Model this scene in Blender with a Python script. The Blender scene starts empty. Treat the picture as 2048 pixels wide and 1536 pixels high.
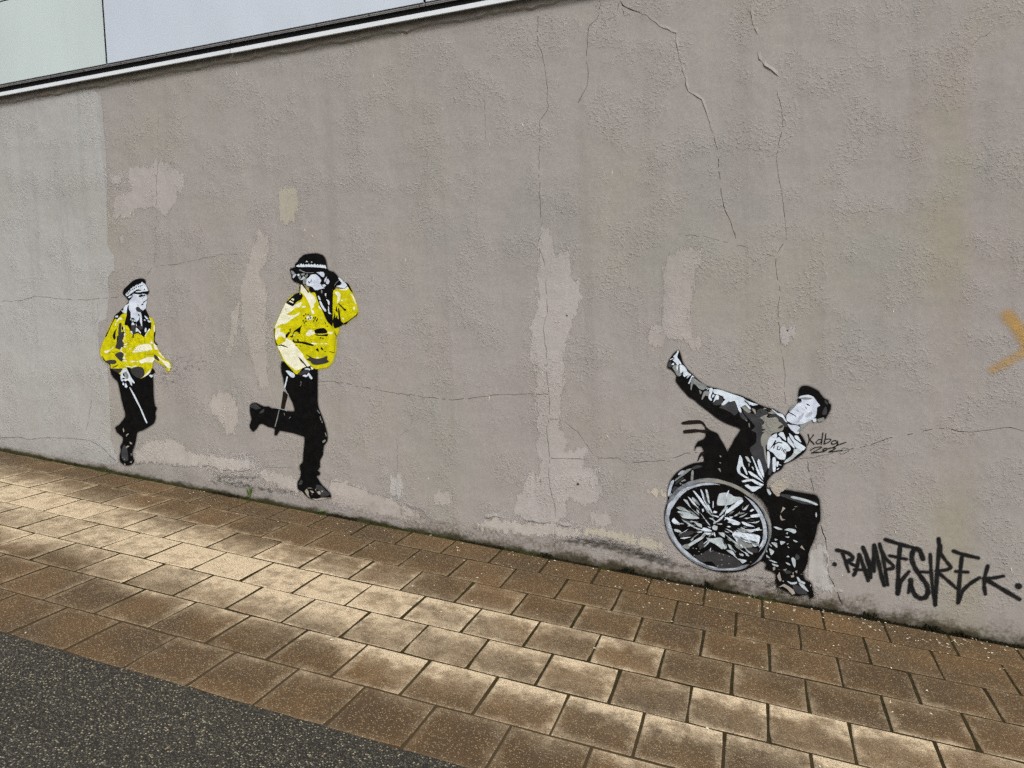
import bpy, bmesh, math, random
import numpy as np
from mathutils import Vector, Matrix
from mathutils.geometry import delaunay_2d_cdt
random.seed(7)
sc = bpy.context.scene
COL = sc.collection

# ------------------------------------------------------------------ camera
R = [[0.95067, 0.3077, -0.03928], [-0.01996, -0.06569, -0.99764], [-0.30955, 0.94921, -0.05631]]
CAM = Vector((1.7814971, -4.2911707, 1.2223513))
FPX = 1503.618                      # focal length in pixels of a 2048 px wide frame
cd = bpy.data.cameras.new('camera')
cd.sensor_width = 36.0
cd.lens = FPX / 2048 * 36.0
cd.clip_start = 0.05
cd.clip_end = 3000
cam = bpy.data.objects.new('camera', cd)
COL.objects.link(cam)
rx, ry, rz = (Vector(r).normalized() for r in R)
m3 = Matrix((rx, -ry, -rz)).transposed()
cam.matrix_world = Matrix.Translation(CAM) @ m3.to_4x4()
sc.camera = cam

# ------------------------------------------------------------------ sky, sun, exposure
SUN = Vector((0.50, -0.66, 0.78)).normalized()      # towards the sun
w = bpy.data.worlds.new('World'); sc.world = w; w.use_nodes = True
nt = w.node_tree
sky = nt.nodes.new('ShaderNodeTexSky'); sky.sky_type = 'NISHITA'; sky.sun_disc = False
sky.sun_elevation = math.asin(SUN.z); sky.sun_rotation = math.atan2(SUN.x, SUN.y)
sky.air_density = 1.0; sky.dust_density = 6.0; sky.ozone_density = 1.0
bg = nt.nodes['Background']; bg.inputs['Strength'].default_value = 0.088
nt.links.new(sky.outputs[0], bg.inputs['Color'])
sd = bpy.data.lights.new('sun', 'SUN'); sd.energy = 1.5; sd.angle = math.radians(12); sd.color = (1.0, 0.975, 0.945)
sun = bpy.data.objects.new('sun', sd); COL.objects.link(sun)
sun.rotation_euler = SUN.to_track_quat('Z', 'Y').to_euler(); sun.location = (6, -8, 12)
vs = sc.view_settings
vs.view_transform = 'Standard'; vs.look = 'None'; vs.gamma = 1.0; vs.use_curve_mapping = False; vs.exposure = 0.45
sc.cycles.use_denoising = False
sc.cycles.transparent_max_bounces = 24
sc.cycles.max_bounces = 4; sc.cycles.diffuse_bounces = 2; sc.cycles.glossy_bounces = 2; sc.cycles.transmission_bounces = 0

# ------------------------------------------------------------------ helpers
def gz(x, y):
    """height of the sloping street"""
    c = max(-7.0, min(7.0, x))
    return -0.13813 * x + 0.000823 * (c * c) + 0.0374 * max(y, -14)

def at(px, py, Y=0.0):
    """wall-plane point seen at a photo pixel (2048 x 1536 frame): (x, z)"""
    a, b = (px - 1024) / FPX, (py - 768) / FPX
    d = [a * R[0][i] + b * R[1][i] + R[2][i] for i in range(3)]
    t = (Y - CAM.y) / d[1]
    return (CAM.x + d[0] * t, CAM.z + d[2] * t)

def on_ground(px, py):
    a, b = (px - 1024) / FPX, (py - 768) / FPX
    d = Vector([a * R[0][i] + b * R[1][i] + R[2][i] for i in range(3)])
    t = 3.0
    for _ in range(40):
        p = CAM + d * t
        f = p.z - gz(p.x, p.y)
        t -= f / (d.z + 0.13813 * d.x - 0.0374 * d.y)
    p = CAM + d * t
    return p.x, p.y

FR = {  # tracing windows of the photo: offset x, y and scale
 'A1': (190, 550, 160/2048), 'A2': (190, 650, 160/2048), 'A3': (190, 740, 160/2048), 'A4': (190, 830, 160/2048),
 'B1': (545, 500, 200/2048), 'B2': (540, 620, 200/2048), 'B3': (490, 735, 200/2048), 'B4': (490, 860, 200/2048),
 'C1': (1325, 690, 160/2048), 'C2': (1350, 780, 200/2048), 'C3': (1480, 760, 200/2048), 'C4': (1460, 860, 200/2048),
 'C5': (1320, 900, 200/2048), 'C6': (1320, 1010, 200/2048), 'C7': (1480, 970, 200/2048), 'C8': (1480, 1070, 200/2048),
 'S': (1600, 850, 120/2048), 'T1': (1650, 1060, 200/2048), 'T2': (1848, 1070, 200/2048), 'Y': (1960, 590, 88/795),
 'W1': (1500, 0, 548/2048), 'W2': (1500, 400, 548/2048), 'W3': (950, 0, 550/2048), 'W4': (950, 400, 550/2048),
 'W5': (400, 0, 550/2048), 'W6': (400, 400, 550/2048), 'W7': (0, 150, 500/2048), 'W8': (0, 500, 500/2048),
 'W9': (400, 750, 550/2048), 'WA': (900, 780, 550/2048), 'WB': (1498, 800, 550/2048), 'G1': (0, 840, 700/2048), 'P': (0, 0, 1),
}
def path(s):
    """'A1 x,y x,y B2 x,y ...' -> wall coordinates (x, z)"""
    out = []; fr = FR['P']
    for tok in s.split():
        if tok in FR: fr = FR[tok]; continue
        a, b = tok.split(',')
        out.append(Vector(at(fr[0] + float(a) * fr[2], fr[1] + float(b) * fr[2])))
    return out

def smooth(pts, closed=True, n=3):
    N = len(pts); out = []
    if N < 3: return pts
    rng = range(N) if closed else range(N - 1)
    for i in rng:
        if closed: p0, p1, p2, p3 = pts[i-1], pts[i], pts[(i+1) % N], pts[(i+2) % N]
        else: p0, p1, p2, p3 = pts[max(i-1, 0)], pts[i], pts[i+1], pts[min(i+2, N-1)]
        for k in range(n):
            t = k / n
            # slightly tightened spline so that stencil corners stay crisp
            c = 0.34
            m1 = (p2 - p0) * c; m2 = (p3 - p1) * c
            out.append((2*t**3 - 3*t**2 + 1) * p1 + (t**3 - 2*t**2 + t) * m1 + (-2*t**3 + 3*t**2) * p2 + (t**3 - t**2) * m2)
    if not closed: out.append(pts[-1])
    return out

def area(p):
    return 0.5 * sum(p[i-1].x * p[i].y - p[i].x * p[i-1].y for i in range(len(p)))

def mesh_obj(name, verts, faces, mat, parent=None, alpha=None, smooth_sh=False):
    me = bpy.data.meshes.new(name)
    me.from_pydata([tuple(v) for v in verts], [], faces)
    me.update()
    if alpha is not None:
        at_ = me.attributes.new('cover', 'FLOAT', 'POINT')
        at_.data.foreach_set('value', alpha)
    if mat: me.materials.append(mat)
    if smooth_sh:
        for p in me.polygons: p.use_smooth = True
    o = bpy.data.objects.new(name, me)
    COL.objects.link(o)
    if parent is not None: o.parent = parent; o.matrix_parent_inverse = parent.matrix_world.inverted()
    return o

def tag(o, label=None, cat=None, group=None, kind=None):
    if label: o['label'] = label
    if cat: o['category'] = cat
    if group: o['group'] = group
    if kind: o['kind'] = kind
    return o

def empty(name, loc, label, cat, group=None):
    e = bpy.data.objects.new(name, None); COL.objects.link(e)
    e.empty_display_size = 0.1; e.location = loc
    e.matrix_world = Matrix.Translation(loc)
    return tag(e, label, cat, group)

class MB:
    """collects boxes and loose faces into one mesh"""
    def __init__(s): s.v = []; s.f = []
    def face(s, pts):
        n = len(s.v); s.v += [tuple(p) for p in pts]; s.f.append(tuple(range(n, n + len(pts))))
    def box(s, x0, x1, y0, y1, z0, z1):
        n = len(s.v)
        s.v += [(x, y, z) for z in (z0, z1) for y in (y0, y1) for x in (x0, x1)]
        s.f += [tuple(n + i for i in q) for q in ((0,2,3,1),(4,5,7,6),(0,1,5,4),(2,6,7,3),(0,4,6,2),(1,3,7,5))]
    def build(s, name, mat, parent=None): return mesh_obj(name, s.v, s.f, mat, parent)

# ------------------------------------------------------------------ materials
def nodes(name):
    m = bpy.data.materials.new(name); m.use_nodes = True
    t = m.node_tree; b = t.nodes['Principled BSDF']
    return m, t, b
def N(t, typ, **kw):
    n = t.nodes.new(typ)
    for k, v in kw.items():
        if k in n.inputs.keys() if hasattr(n.inputs, 'keys') else False: n.inputs[k].default_value = v
        else: setattr(n, k, v)
    return n
def noise(t, vec, scale, detail=4, rough=0.55, dim='2D'):
    n = t.nodes.new('ShaderNodeTexNoise'); n.noise_dimensions = dim; n.inputs['Scale'].default_value = scale
    n.inputs['Detail'].default_value = detail; n.inputs['Roughness'].default_value = rough
    t.links.new(vec, n.inputs['Vector']); return n.outputs['Fac']
def voro(t, vec, scale, feature='F1', out='Distance', rnd=1.0):
    n = t.nodes.new('ShaderNodeTexVoronoi'); n.voronoi_dimensions = '2D'; n.feature = feature; n.inputs['Scale'].default_value = scale
    n.inputs['Randomness'].default_value = rnd
    t.links.new(vec, n.inputs['Vector']); return n.outputs[out]
def ramp(t, fac, stops):
    n = t.nodes.new('ShaderNodeValToRGB'); e = n.color_ramp.elements
    while len(e) < len(stops): e.new(0.5)
    for el, (p, c) in zip(e, stops):
        el.position = p; el.color = (c, c, c, 1) if not isinstance(c, tuple) else (*c, 1)
    t.links.new(fac, n.inputs[0]); return n.outputs[0]
def mapr(t, v, a, b, c=0.0, d=1.0, smoothst=False):
    n = t.nodes.new('ShaderNodeMapRange')
    if smoothst: n.interpolation_type = 'SMOOTHSTEP'
    for i, x in zip((1, 2, 3, 4), (a, b, c, d)): n.inputs[i].default_value = x
    t.links.new(v, n.inputs[0]); return n.outputs[0]
def math_(t, op, a, b=None):
    n = t.nodes.new('ShaderNodeMath'); n.operation = op
    for i, x in enumerate((a, b)):
        if x is None: continue
        if isinstance(x, (int, float)): n.inputs[i].default_value = x
        else: t.links.new(x, n.inputs[i])
    return n.outputs[0]
def mixc(t, fac, a, b, mode='MIX'):
    n = t.nodes.new('ShaderNodeMix'); n.data_type = 'RGBA'; n.blend_type = mode
    ins = n.inputs
    if isinstance(fac, (int, float)): ins[0].default_value = fac
    else: t.links.new(fac, ins[0])
    for sock, x in ((ins[6], a), (ins[7], b)):
        if isinstance(x, tuple): sock.default_value = (*x, 1)
        else: t.links.new(x, sock)
    return n.outputs[2]
def pos(t):
    return t.nodes.new('ShaderNodeNewGeometry').outputs['Position']
def wpos(t):
    """position on the wall plane as a flat (x, z) vector"""
    a = t.nodes.new('ShaderNodeSeparateXYZ'); t.links.new(pos(t), a.inputs[0])
    b = t.nodes.new('ShaderNodeCombineXYZ'); t.links.new(a.outputs[0], b.inputs[0]); t.links.new(a.outputs[2], b.inputs[1])
    return b.outputs[0]
def bump(t, h, dist, strength=1.0, prev=None):
    n = t.nodes.new('ShaderNodeBump'); n.inputs['Distance'].default_value = dist; n.inputs['Strength'].default_value = strength
    t.links.new(h, n.inputs['Height'])
    if prev: t.links.new(prev, n.inputs['Normal'])
    return n.outputs['Normal']
def mapping(t, vec, scale=(1,1,1), loc=(0,0,0), rot=(0,0,0)):
    n = t.nodes.new('ShaderNodeMapping'); n.inputs['Scale'].default_value = scale; n.inputs['Location'].default_value = loc
    n.inputs['Rotation'].default_value = rot
    t.links.new(vec, n.inputs['Vector']); return n.outputs[0]

def plaster_relief(t):
    """trowelled, blobby render coat shared by the bare wall and all paint on it"""
    p = wpos(t)
    q = mapping(t, p, (1, 1.3, 1), rot=(0, 0, -0.35))
    n1 = t.nodes.new('ShaderNodeTexNoise'); n1.noise_dimensions = '2D'; n1.inputs['Scale'].default_value = 4.2; n1.inputs['Detail'].default_value = 2
    t.links.new(p, n1.inputs['Vector'])
    patchy = mapr(t, n1.outputs['Fac'], .40, .66, .12, 1.0, True)
    grit = mapr(t, noise(t, q, 58, 2, .55), .46, .82, 0, 1, True)
    lump = mapr(t, voro(t, q, 84), .12, .45, 1, 0, True)
    lumpm = mapr(t, noise(t, q, 30, 2), .52, .70, 0, 1, True)
    h = math_(t, 'ADD', math_(t, 'MULTIPLY', grit, .9), math_(t, 'MULTIPLY', math_(t, 'MULTIPLY', lump, lumpm), .8))
    h = math_(t, 'MULTIPLY', h, patchy)
    h = math_(t, 'ADD', h, math_(t, 'MULTIPLY', n1.outputs['Fac'], 5.0))
    return bump(t, h, 0.0021, 1.0)

def wall_tints(t, base, dirt=True, k=1.0):
    """render colour with faint old-paint tints, run-off streaks and splashed dirt at the foot"""
    p = wpos(t)
    xyz = t.nodes.new('ShaderNodeSeparateXYZ'); t.links.new(pos(t), xyz.inputs[0])
    X, Z = xyz.outputs[0], xyz.outputs[2]
    col = base
    c1 = t.nodes.new('ShaderNodeTexNoise'); c1.noise_dimensions = '2D'; c1.inputs['Scale'].default_value = 1.3; c1.inputs['Detail'].default_value = 4
    t.links.new(mapping(t, p, (1, .75, 1)), c1.inputs['Vector'])
    sc_ = t.nodes.new('ShaderNodeSeparateColor'); t.links.new(c1.outputs['Color'], sc_.inputs[0])
    col = mixc(t, mapr(t, sc_.outputs[0], .48, .68, 0, .55 * k, True), col, (0.296, 0.293, 0.264))     # olive of an older coat
    col = mixc(t, mapr(t, sc_.outputs[1], .50, .70, 0, .45 * k, True), col, (0.286, 0.270, 0.274))      # mauve
    col = mixc(t, mapr(t, sc_.outputs[2], .54, .72, 0, .40 * k, True), col, (0.262, 0.274, 0.262))     # grey green
    st = noise(t, mapping(t, p, (6, .30, 1)), 1.0, 5, .62)
    col = mixc(t, mapr(t, st, .54, .72, 0, .20, True), col, (0.20, 0.19, 0.18))
    col = mixc(t, mapr(t, st, .46, .30, 0, .22, True), col, (0.35, 0.34, 0.325))
    # broad olive run-off stain down the right-hand end
    xo = math_(t, 'ADD', X, math_(t, 'MULTIPLY', math_(t, 'SUBTRACT', sc_.outputs[1], .5), .5))
    run = mapr(t, math_(t, 'ABSOLUTE', math_(t, 'SUBTRACT', xo, 2.72)), .04, .22, 1, 0, True)
    run = math_(t, 'MULTIPLY', run, mapr(t, sc_.outputs[0], .36, .60, .05, .55 * k, True))
    col = mixc(t, run, col, (0.270, 0.262, 0.20))
    mott = mapr(t, noise(t, p, 44, 4, .7), .3, .7, .93, 1.06)
    n = t.nodes.new('ShaderNodeMix'); n.data_type = 'RGBA'; n.blend_type = 'MULTIPLY'; n.inputs[0].default_value = 1.0
    t.links.new(col, n.inputs[6]); t.links.new(mott, n.inputs[7]); col = n.outputs[2]
    if dirt:
        g = math_(t, 'MULTIPLY', X, -0.13813)
        g = math_(t, 'ADD', g, math_(t, 'MULTIPLY', math_(t, 'MULTIPLY', X, X), .000823))
        hgt = math_(t, 'SUBTRACT', Z, g)
        wob = math_(t, 'SUBTRACT', noise(t, mapping(t, p, (1, 1.8, 1)), 5.5, 5, .65), .5)
        hh = math_(t, 'SUBTRACT', hgt, math_(t, 'MULTIPLY', wob, .34))
        low = math_(t, 'MULTIPLY', mapr(t, hh, .01, .16, 1, 0, True), mapr(t, X, -1.6, .6, .5, 1.25, True))
        grain = mapr(t, noise(t, p, 55, 4, .7), .38, .62, .15, 1)
        col = mixc(t, math_(t, 'MULTIPLY', math_(t, 'MULTIPLY', low, grain), .70), col, (0.105, 0.090, 0.060))
        foot = mapr(t, math_(t, 'SUBTRACT', math_(t, 'MULTIPLY', hgt, mapr(t, X, -1.0, 1.5, 1.25, .62, True)), math_(t, 'MULTIPLY', wob, .10)), .004, .045, 1, 0, True)
        col = mixc(t, math_(t, 'MULTIPLY', foot, .93), col, (0.030, 0.025, 0.010))
    return col

def wall_material(name, base, dirt=True):
    m, t, b = nodes(name)
    n = t.nodes.new('ShaderNodeRGB'); n.outputs[0].default_value = (*base, 1)
    t.links.new(wall_tints(t, n.outputs[0], dirt), b.inputs['Base Color'])
    b.inputs['Roughness'].default_value = 0.82
    b.inputs['Specular IOR Level'].default_value = 0.25
    t.links.new(plaster_relief(t), b.inputs['Normal'])
    return m

def paint(name, c, c2=None, rough=0.55, worn=0.0, soft=False, vary=22, cover=1.0, grain=0.0):
    """paint on the render: keeps the relief; 'soft' reads the cover attribute for sprayed edges"""
    m, t, b = nodes(name)
    p = wpos(t)
    col = mixc(t, mapr(t, noise(t, p, vary, 4, .6), .38, .66), c, c2 or tuple(x * .82 for x in c))
    if not soft: col = mixc(t, mapr(t, noise(t, p, 85, 3, .7), .70, .78, 0, .30), col, tuple(.6 * x + .4 * y for x, y in zip(c, (0.16, 0.155, 0.15))))      # paint missed in the pits
    t.links.new(col, b.inputs['Base Color'])
    b.inputs['Roughness'].default_value = rough
    b.inputs['Specular IOR Level'].default_value = 0.10
    t.links.new(plaster_relief(t), b.inputs['Normal'])
    a = None
    if soft:
        at_ = t.nodes.new('ShaderNodeAttribute'); at_.attribute_name = 'cover'
        a = at_.outputs['Fac']
        if grain:
            g = noise(t, p, 190, 2, .6)
            a = math_(t, 'SUBTRACT', a, math_(t, 'MULTIPLY', math_(t, 'SUBTRACT', 1.0, a), math_(t, 'MULTIPLY', g, grain)))
            a = math_(t, 'MAXIMUM', a, 0.0)
        if vary == 31:
            br = math_(t, 'SUBTRACT', noise(t, mapping(t, p, (1, 2.2, 1), rot=(0, 0, .13)), 24, 6, .75), .5)
            a = mapr(t, math_(t, 'ADD', a, math_(t, 'MULTIPLY', br, 1.9)), .40, 1.05, 0, 1)
        if cover != 1.0: a = math_(t, 'MULTIPLY', a, cover)
    if worn:
        wv = mapr(t, noise(t, p, 60, 5, .7), worn, worn + .06, 1, 0)
        a = wv if a is None else math_(t, 'MULTIPLY', a, wv)
    if a is not None: t.links.new(a, b.inputs['Alpha'])
    return m

M = {}
M['wall'] = wall_material('grey_render', (0.302, 0.295, 0.289))
def M_patch(c, key):
    if key not in M:
        m, t, b = nodes('overpaint_' + key)
        n = t.nodes.new('ShaderNodeRGB'); n.outputs[0].default_value = (*c, 1)
        t.links.new(wall_tints(t, n.outputs[0], True, .45), b.inputs['Base Color'])
        b.inputs['Roughness'].default_value = .8; b.inputs['Specular IOR Level'].default_value = .25
        t.links.new(plaster_relief(t), b.inputs['Normal'])
        at_ = t.nodes.new('ShaderNodeAttribute'); at_.attribute_name = 'cover'
        q = wpos(t)
        edge = noise(t, mapping(t, q, (2.0, .65, 1)), 17, 8, .76)
        a = math_(t, 'ADD', at_.outputs['Fac'], math_(t, 'MULTIPLY', math_(t, 'SUBTRACT', edge, .5), 1.9))
        a = mapr(t, a, .47, .53, 0, 1)
        t.links.new(a, b.inputs['Alpha'])
        M[key] = m
    return M[key]
M['black'] = paint('black_paint', (0.0016, 0.0017, 0.0019), (0.0042, 0.0043, 0.0047), .7)
M['blackhalo'] = paint('black_overspray', (0.012, 0.012, 0.012), None, .7, soft=True, grain=.9, cover=.75)
M['charcoal'] = paint('charcoal_paint', (0.042, 0.042, 0.046), (0.034, 0.034, 0.038))
M['slate'] = paint('slate_paint', (0.036, 0.039, 0.045), (0.05, 0.053, 0.06))
M['mid'] = paint('mid_grey_paint', (0.18, 0.205, 0.21), (0.255, 0.29, 0.295), vary=30)
M['stone'] = paint('stone_grey_paint', (0.26, 0.27, 0.25), (0.21, 0.22, 0.205))
M['pale'] = paint('pale_grey_paint', (0.37, 0.44, 0.48), (0.50, 0.59, 0.65), vary=34)
M['white'] = paint('cold_white_paint', (0.64, 0.75, 0.86), (0.50, 0.60, 0.72), vary=30)
M['cream'] = paint('cream_white_paint', (0.80, 0.83, 0.70), (0.68, 0.71, 0.52), vary=26)
M['skin'] = paint('face_white_paint', (0.62, 0.71, 0.84), (0.46, 0.54, 0.68), vary=18)
M['yellow'] = paint('signal_yellow_paint', (0.60, 0.585, 0.003), (0.43, 0.425, 0.004), vary=24)
M['yellowhalo'] = paint('yellow_overspray', (0.55, 0.52, 0.06), None, .7, soft=True, grain=.9, cover=.6)
M['brownblack'] = paint('brown_black_paint', (0.017, 0.012, 0.010), (0.010, 0.008, 0.007))
M['tag'] = paint('black_spray_paint', (0.0085, 0.0095, 0.0105), (0.013, 0.014, 0.0145), .5, soft=True, grain=.8)
M['marker'] = paint('marker_ink', (0.010, 0.010, 0.011), None, .5)
M['orange'] = paint('faded_orange_spray', (0.62, 0.37, 0.05), (0.48, 0.31, 0.09), .7, soft=True, grain=.5, cover=.55)
M['greyrim'] = paint('rim_grey_paint', (0.10, 0.115, 0.135), (0.24, 0.275, 0.31), vary=16)
M['bluerim'] = paint('rim_blue_white_paint', (0.46, 0.54, 0.64), (0.26, 0.31, 0.38), vary=16)
M['chipcol'] = paint('bare_render_chip', (0.36, 0.345, 0.31), (0.27, 0.255, 0.225))
M['grime'] = paint('grime', (0.035, 0.033, 0.030), (0.06, 0.055, 0.045), .85, soft=True, grain=0, cover=.8, vary=31)
M['crackedge'] = wall_material('broken_render', (0.27, 0.26, 0.235), False)

def simple(name, c, rough=.6, metal=0.0, var=0.0, scale=30, spec=.5):
    m, t, b = nodes(name)
    if var:
        t.links.new(mixc(t, mapr(t, noise(t, pos(t), scale, 4, .65, '3D'), .3, .7), tuple(x * (1 - var) for x in c), tuple(min(1, x * (1 + var)) for x in c)), b.inputs['Base Color'])
    else: b.inputs['Base Color'].default_value = (*c, 1)
    b.inputs['Roughness'].default_value = rough; b.inputs['Metallic'].default_value = metal
    b.inputs['Specular IOR Level'].default_value = spec
    return m
M['dark'] = simple('dark_void', (0.012, 0.012, 0.013), .9)
M['core'] = simple('dirty_mortar', (0.05, 0.045, 0.04), .95, var=.3)
def panel_mat(name, c):
    m, t, b = nodes(name)
    p = wpos(t)
    t.links.new(mixc(t, mapr(t, noise(t, mapping(t, p, (1, .3, 1)), 2.2, 5), .35, .7), c, tuple(x * .93 for x in c)), b.inputs['Base Color'])
    t.links.new(mapr(t, noise(t, p, 9, 4), .3, .7, .32, .42), b.inputs['Roughness'])
    t.links.new(bump(t, noise(t, p, 3.5, 2), .004, .35), b.inputs['Normal'])
    return m
M['panelA'] = panel_mat('panel_green_white', (0.52, 0.625, 0.64))
M['panelB'] = panel_mat('panel_blue_white', (0.53, 0.615, 0.72))
M['alu'] = simple('aluminium_rail', (0.30, 0.30, 0.30), .45, .4, .15, 12)
M['flash'] = simple('white_flashing', (0.66, 0.73, 0.79), .4, 0.0, .03, 8)
M['screw'] = simple('screw_head', (0.05, 0.045, 0.04), .5, .6)

# paver: exposed aggregate, part damp and brown, part dried out and pale
def paver_mat(individual=True):
    m, t, b = nodes('paver_concrete' if individual else 'paver_concrete_far')
    p = pos(t)
    xyz = t.nodes.new('ShaderNodeSeparateXYZ'); t.links.new(p, xyz.inputs[0])
    X, Yc = xyz.outputs[0], xyz.outputs[1]
    oi = t.nodes.new('ShaderNodeObjectInfo')
    rnd = oi.outputs['Random']
    # moisture: a dried strip wandering along the middle courses, dry rims on the single slabs
    wob = math_(t, 'SUBTRACT', noise(t, p, 1.7, 4), .5)
    yc = math_(t, 'ADD', math_(t, 'MULTIPLY', X, -.13), -1.17)
    dist = math_(t, 'ABSOLUTE', math_(t, 'SUBTRACT', math_(t, 'ADD', Yc, math_(t, 'MULTIPLY', wob, .45)), yc))
    band = mapr(t, dist, .06, .52, 1, 0, True)
    along = mapr(t, X, -.7, 1.2, 1.15, .16, True)
    band = math_(t, 'MULTIPLY', band, along)
    ge = t.nodes.new('ShaderNodeTexCoord').outputs['Generated']
    gx = t.nodes.new('ShaderNodeSeparateXYZ'); t.links.new(ge, gx.inputs[0])
    ex = math_(t, 'ABSOLUTE', math_(t, 'SUBTRACT', gx.outputs[0], .5))
    ey = math_(t, 'ABSOLUTE', math_(t, 'SUBTRACT', gx.outputs[1], .5))
    rim = math_(t, 'MAXIMUM', ex, ey)
    nz8 = noise(t, p, 8, 5, .65)
    rim = math_(t, 'ADD', rim, math_(t, 'MULTIPLY', math_(t, 'SUBTRACT', nz8, .5), .42))
    rim = mapr(t, rim, .36, .56, 0, 1, True)
    rimzone = mapr(t, dist, .30, 1.15, 1, .10, True)
    # slabs dry first along their upper edge
    upper = math_(t, 'ADD', gx.outputs[1], math_(t, 'MULTIPLY', math_(t, 'SUBTRACT', nz8, .5), .9))
    upper = mapr(t, upper, .50, 1.02, 0, 1, True)
    uz = math_(t, 'MULTIPLY', mapr(t, dist, .15, .72, 1, 0, True), mapr(t, X, -1.5, .2, .15, 1.0, True))
    uz = math_(t, 'MULTIPLY', uz, mapr(t, X, 1.6, 3.2, 1.0, .35, True))
    if individual:
        dry = math_(t, 'MULTIPLY', band, math_(t, 'ADD', math_(t, 'MULTIPLY', rnd, .5), .62))
        dry = math_(t, 'ADD', dry, math_(t, 'MULTIPLY', math_(t, 'MULTIPLY', rim, rimzone), mapr(t, rnd, 0, 1, .22, .58)))
        dry = math_(t, 'ADD', dry, math_(t, 'MULTIPLY', math_(t, 'MULTIPLY', upper, uz), mapr(t, oi.outputs['Random'], .1, .6, .25, 1.0)))
    else: dry = band
    cl = mapr(t, noise(t, p, 13, 6, .72), .34, .66, .42, 1.22)
    dry = math_(t, 'MULTIPLY', dry, cl)
    dry = math_(t, 'MINIMUM', dry, 1.0)
    wet = mixc(t, mapr(t, noise(t, p, 2.3, 4), .35, .65), (0.122, 0.075, 0.033), (0.086, 0.058, 0.030))
    if individual:
        hs = t.nodes.new('ShaderNodeHueSaturation'); t.links.new(mapr(t, rnd, 0, 1, .82, 1.15), hs.inputs['Value']); t.links.new(wet, hs.inputs['Color'])
        wet = hs.outputs[0]
    col = mixc(t, dry, wet, (0.57, 0.475, 0.325))
    # fines and stones
    fine = mapr(t, noise(t, p, 190, 4, .75), .3, .7, .60, 1.40)
    n = t.nodes.new('ShaderNodeMix'); n.data_type = 'RGBA'; n.blend_type = 'MULTIPLY'; n.inputs[0].default_value = 1
    t.links.new(col, n.inputs[6]); t.links.new(fine, n.inputs[7]); col = n.outputs[2]
    vn = t.nodes.new('ShaderNodeTexVoronoi'); vn.voronoi_dimensions = '2D'; vn.inputs['Scale'].default_value = 185; t.links.new(p, vn.inputs['Vector'])
    cs = t.nodes.new('ShaderNodeSeparateColor'); t.links.new(vn.outputs['Color'], cs.inputs[0])
    inside = mapr(t, vn.outputs['Distance'], .30, .42, 1, 0)
    light = math_(t, 'MULTIPLY', math_(t, 'GREATER_THAN', cs.outputs[0], .84), inside)
    col = mixc(t, math_(t, 'MULTIPLY', light, .62), col, mixc(t, cs.outputs[1], (0.34, 0.25, 0.12), (0.62, 0.52, 0.33)))
    darkst = math_(t, 'MULTIPLY', math_(t, 'LESS_THAN', cs.outputs[0], .17), inside)
    col = mixc(t, math_(t, 'MULTIPLY', darkst, .75), col, (0.035, 0.026, 0.018))
    t.links.new(col, b.inputs['Base Color'])
    t.links.new(mapr(t, dry, 0, 1, .62, .9), b.inputs['Roughness'])
    b.inputs['Specular IOR Level'].default_value = .35
    h = math_(t, 'ADD', math_(t, 'MULTIPLY', vn.outputs['Distance'], -.6), math_(t, 'MULTIPLY', noise(t, p, 120, 3), .8))
    t.links.new(bump(t, h, .0022, .9), b.inputs['Normal'])
    return m
M['paver'] = paver_mat(True)
M['paver_far'] = paver_mat(False)

def asphalt_mat():
    m, t, b = nodes('asphalt')
    p = pos(t)
    vn = t.nodes.new('ShaderNodeTexVoronoi'); vn.voronoi_dimensions = '2D'; vn.inputs['Scale'].default_value = 128; t.links.new(p, vn.inputs['Vector'])
    cs = t.nodes.new('ShaderNodeSeparateColor'); t.links.new(vn.outputs['Color'], cs.inputs[0])
    inside = mapr(t, vn.outputs['Distance'], .33, .5, 1, 0, True)
    base = mixc(t, mapr(t, noise(t, p, 1.6, 4), .35, .65), (0.022, 0.0205, 0.0155), (0.031, 0.029, 0.022))
    st = ramp(t, cs.outputs[0], [(0, (0.018, 0.018, 0.017)), (.40, (0.042, 0.040, 0.032)), (.68, (0.085, 0.081, 0.064)), (.88, (0.15, 0.145, 0.11)), (.97, (0.38, 0.36, 0.26)), (1.0, (0.42, 0.34, 0.19))])
    col = mixc(t, inside, base, st)
    v2 = t.nodes.new('ShaderNodeTexVoronoi'); v2.voronoi_dimensions = '2D'; v2.inputs['Scale'].default_value = 260; t.links.new(p, v2.inputs['Vector'])
    c2 = t.nodes.new('ShaderNodeSeparateColor'); t.links.new(v2.outputs['Color'], c2.inputs[0])
    sm = math_(t, 'MULTIPLY', math_(t, 'GREATER_THAN', c2.outputs[0], .86), mapr(t, v2.outputs['Distance'], .3, .45, 1, 0))
    col = mixc(t, math_(t, 'MULTIPLY', sm, .7), col, (0.18, 0.17, 0.125))
    t.links.new(col, b.inputs['Base Color'])
    b.inputs['Roughness'].default_value = .72; b.inputs['Specular IOR Level'].default_value = .35
    h = math_(t, 'ADD', math_(t, 'MULTIPLY', inside, .8), math_(t, 'MULTIPLY', noise(t, p, 320, 2), .5))
    t.links.new(bump(t, h, .004, .9), b.inputs['Normal'])
    return m
M['asphalt'] = asphalt_mat()
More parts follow.
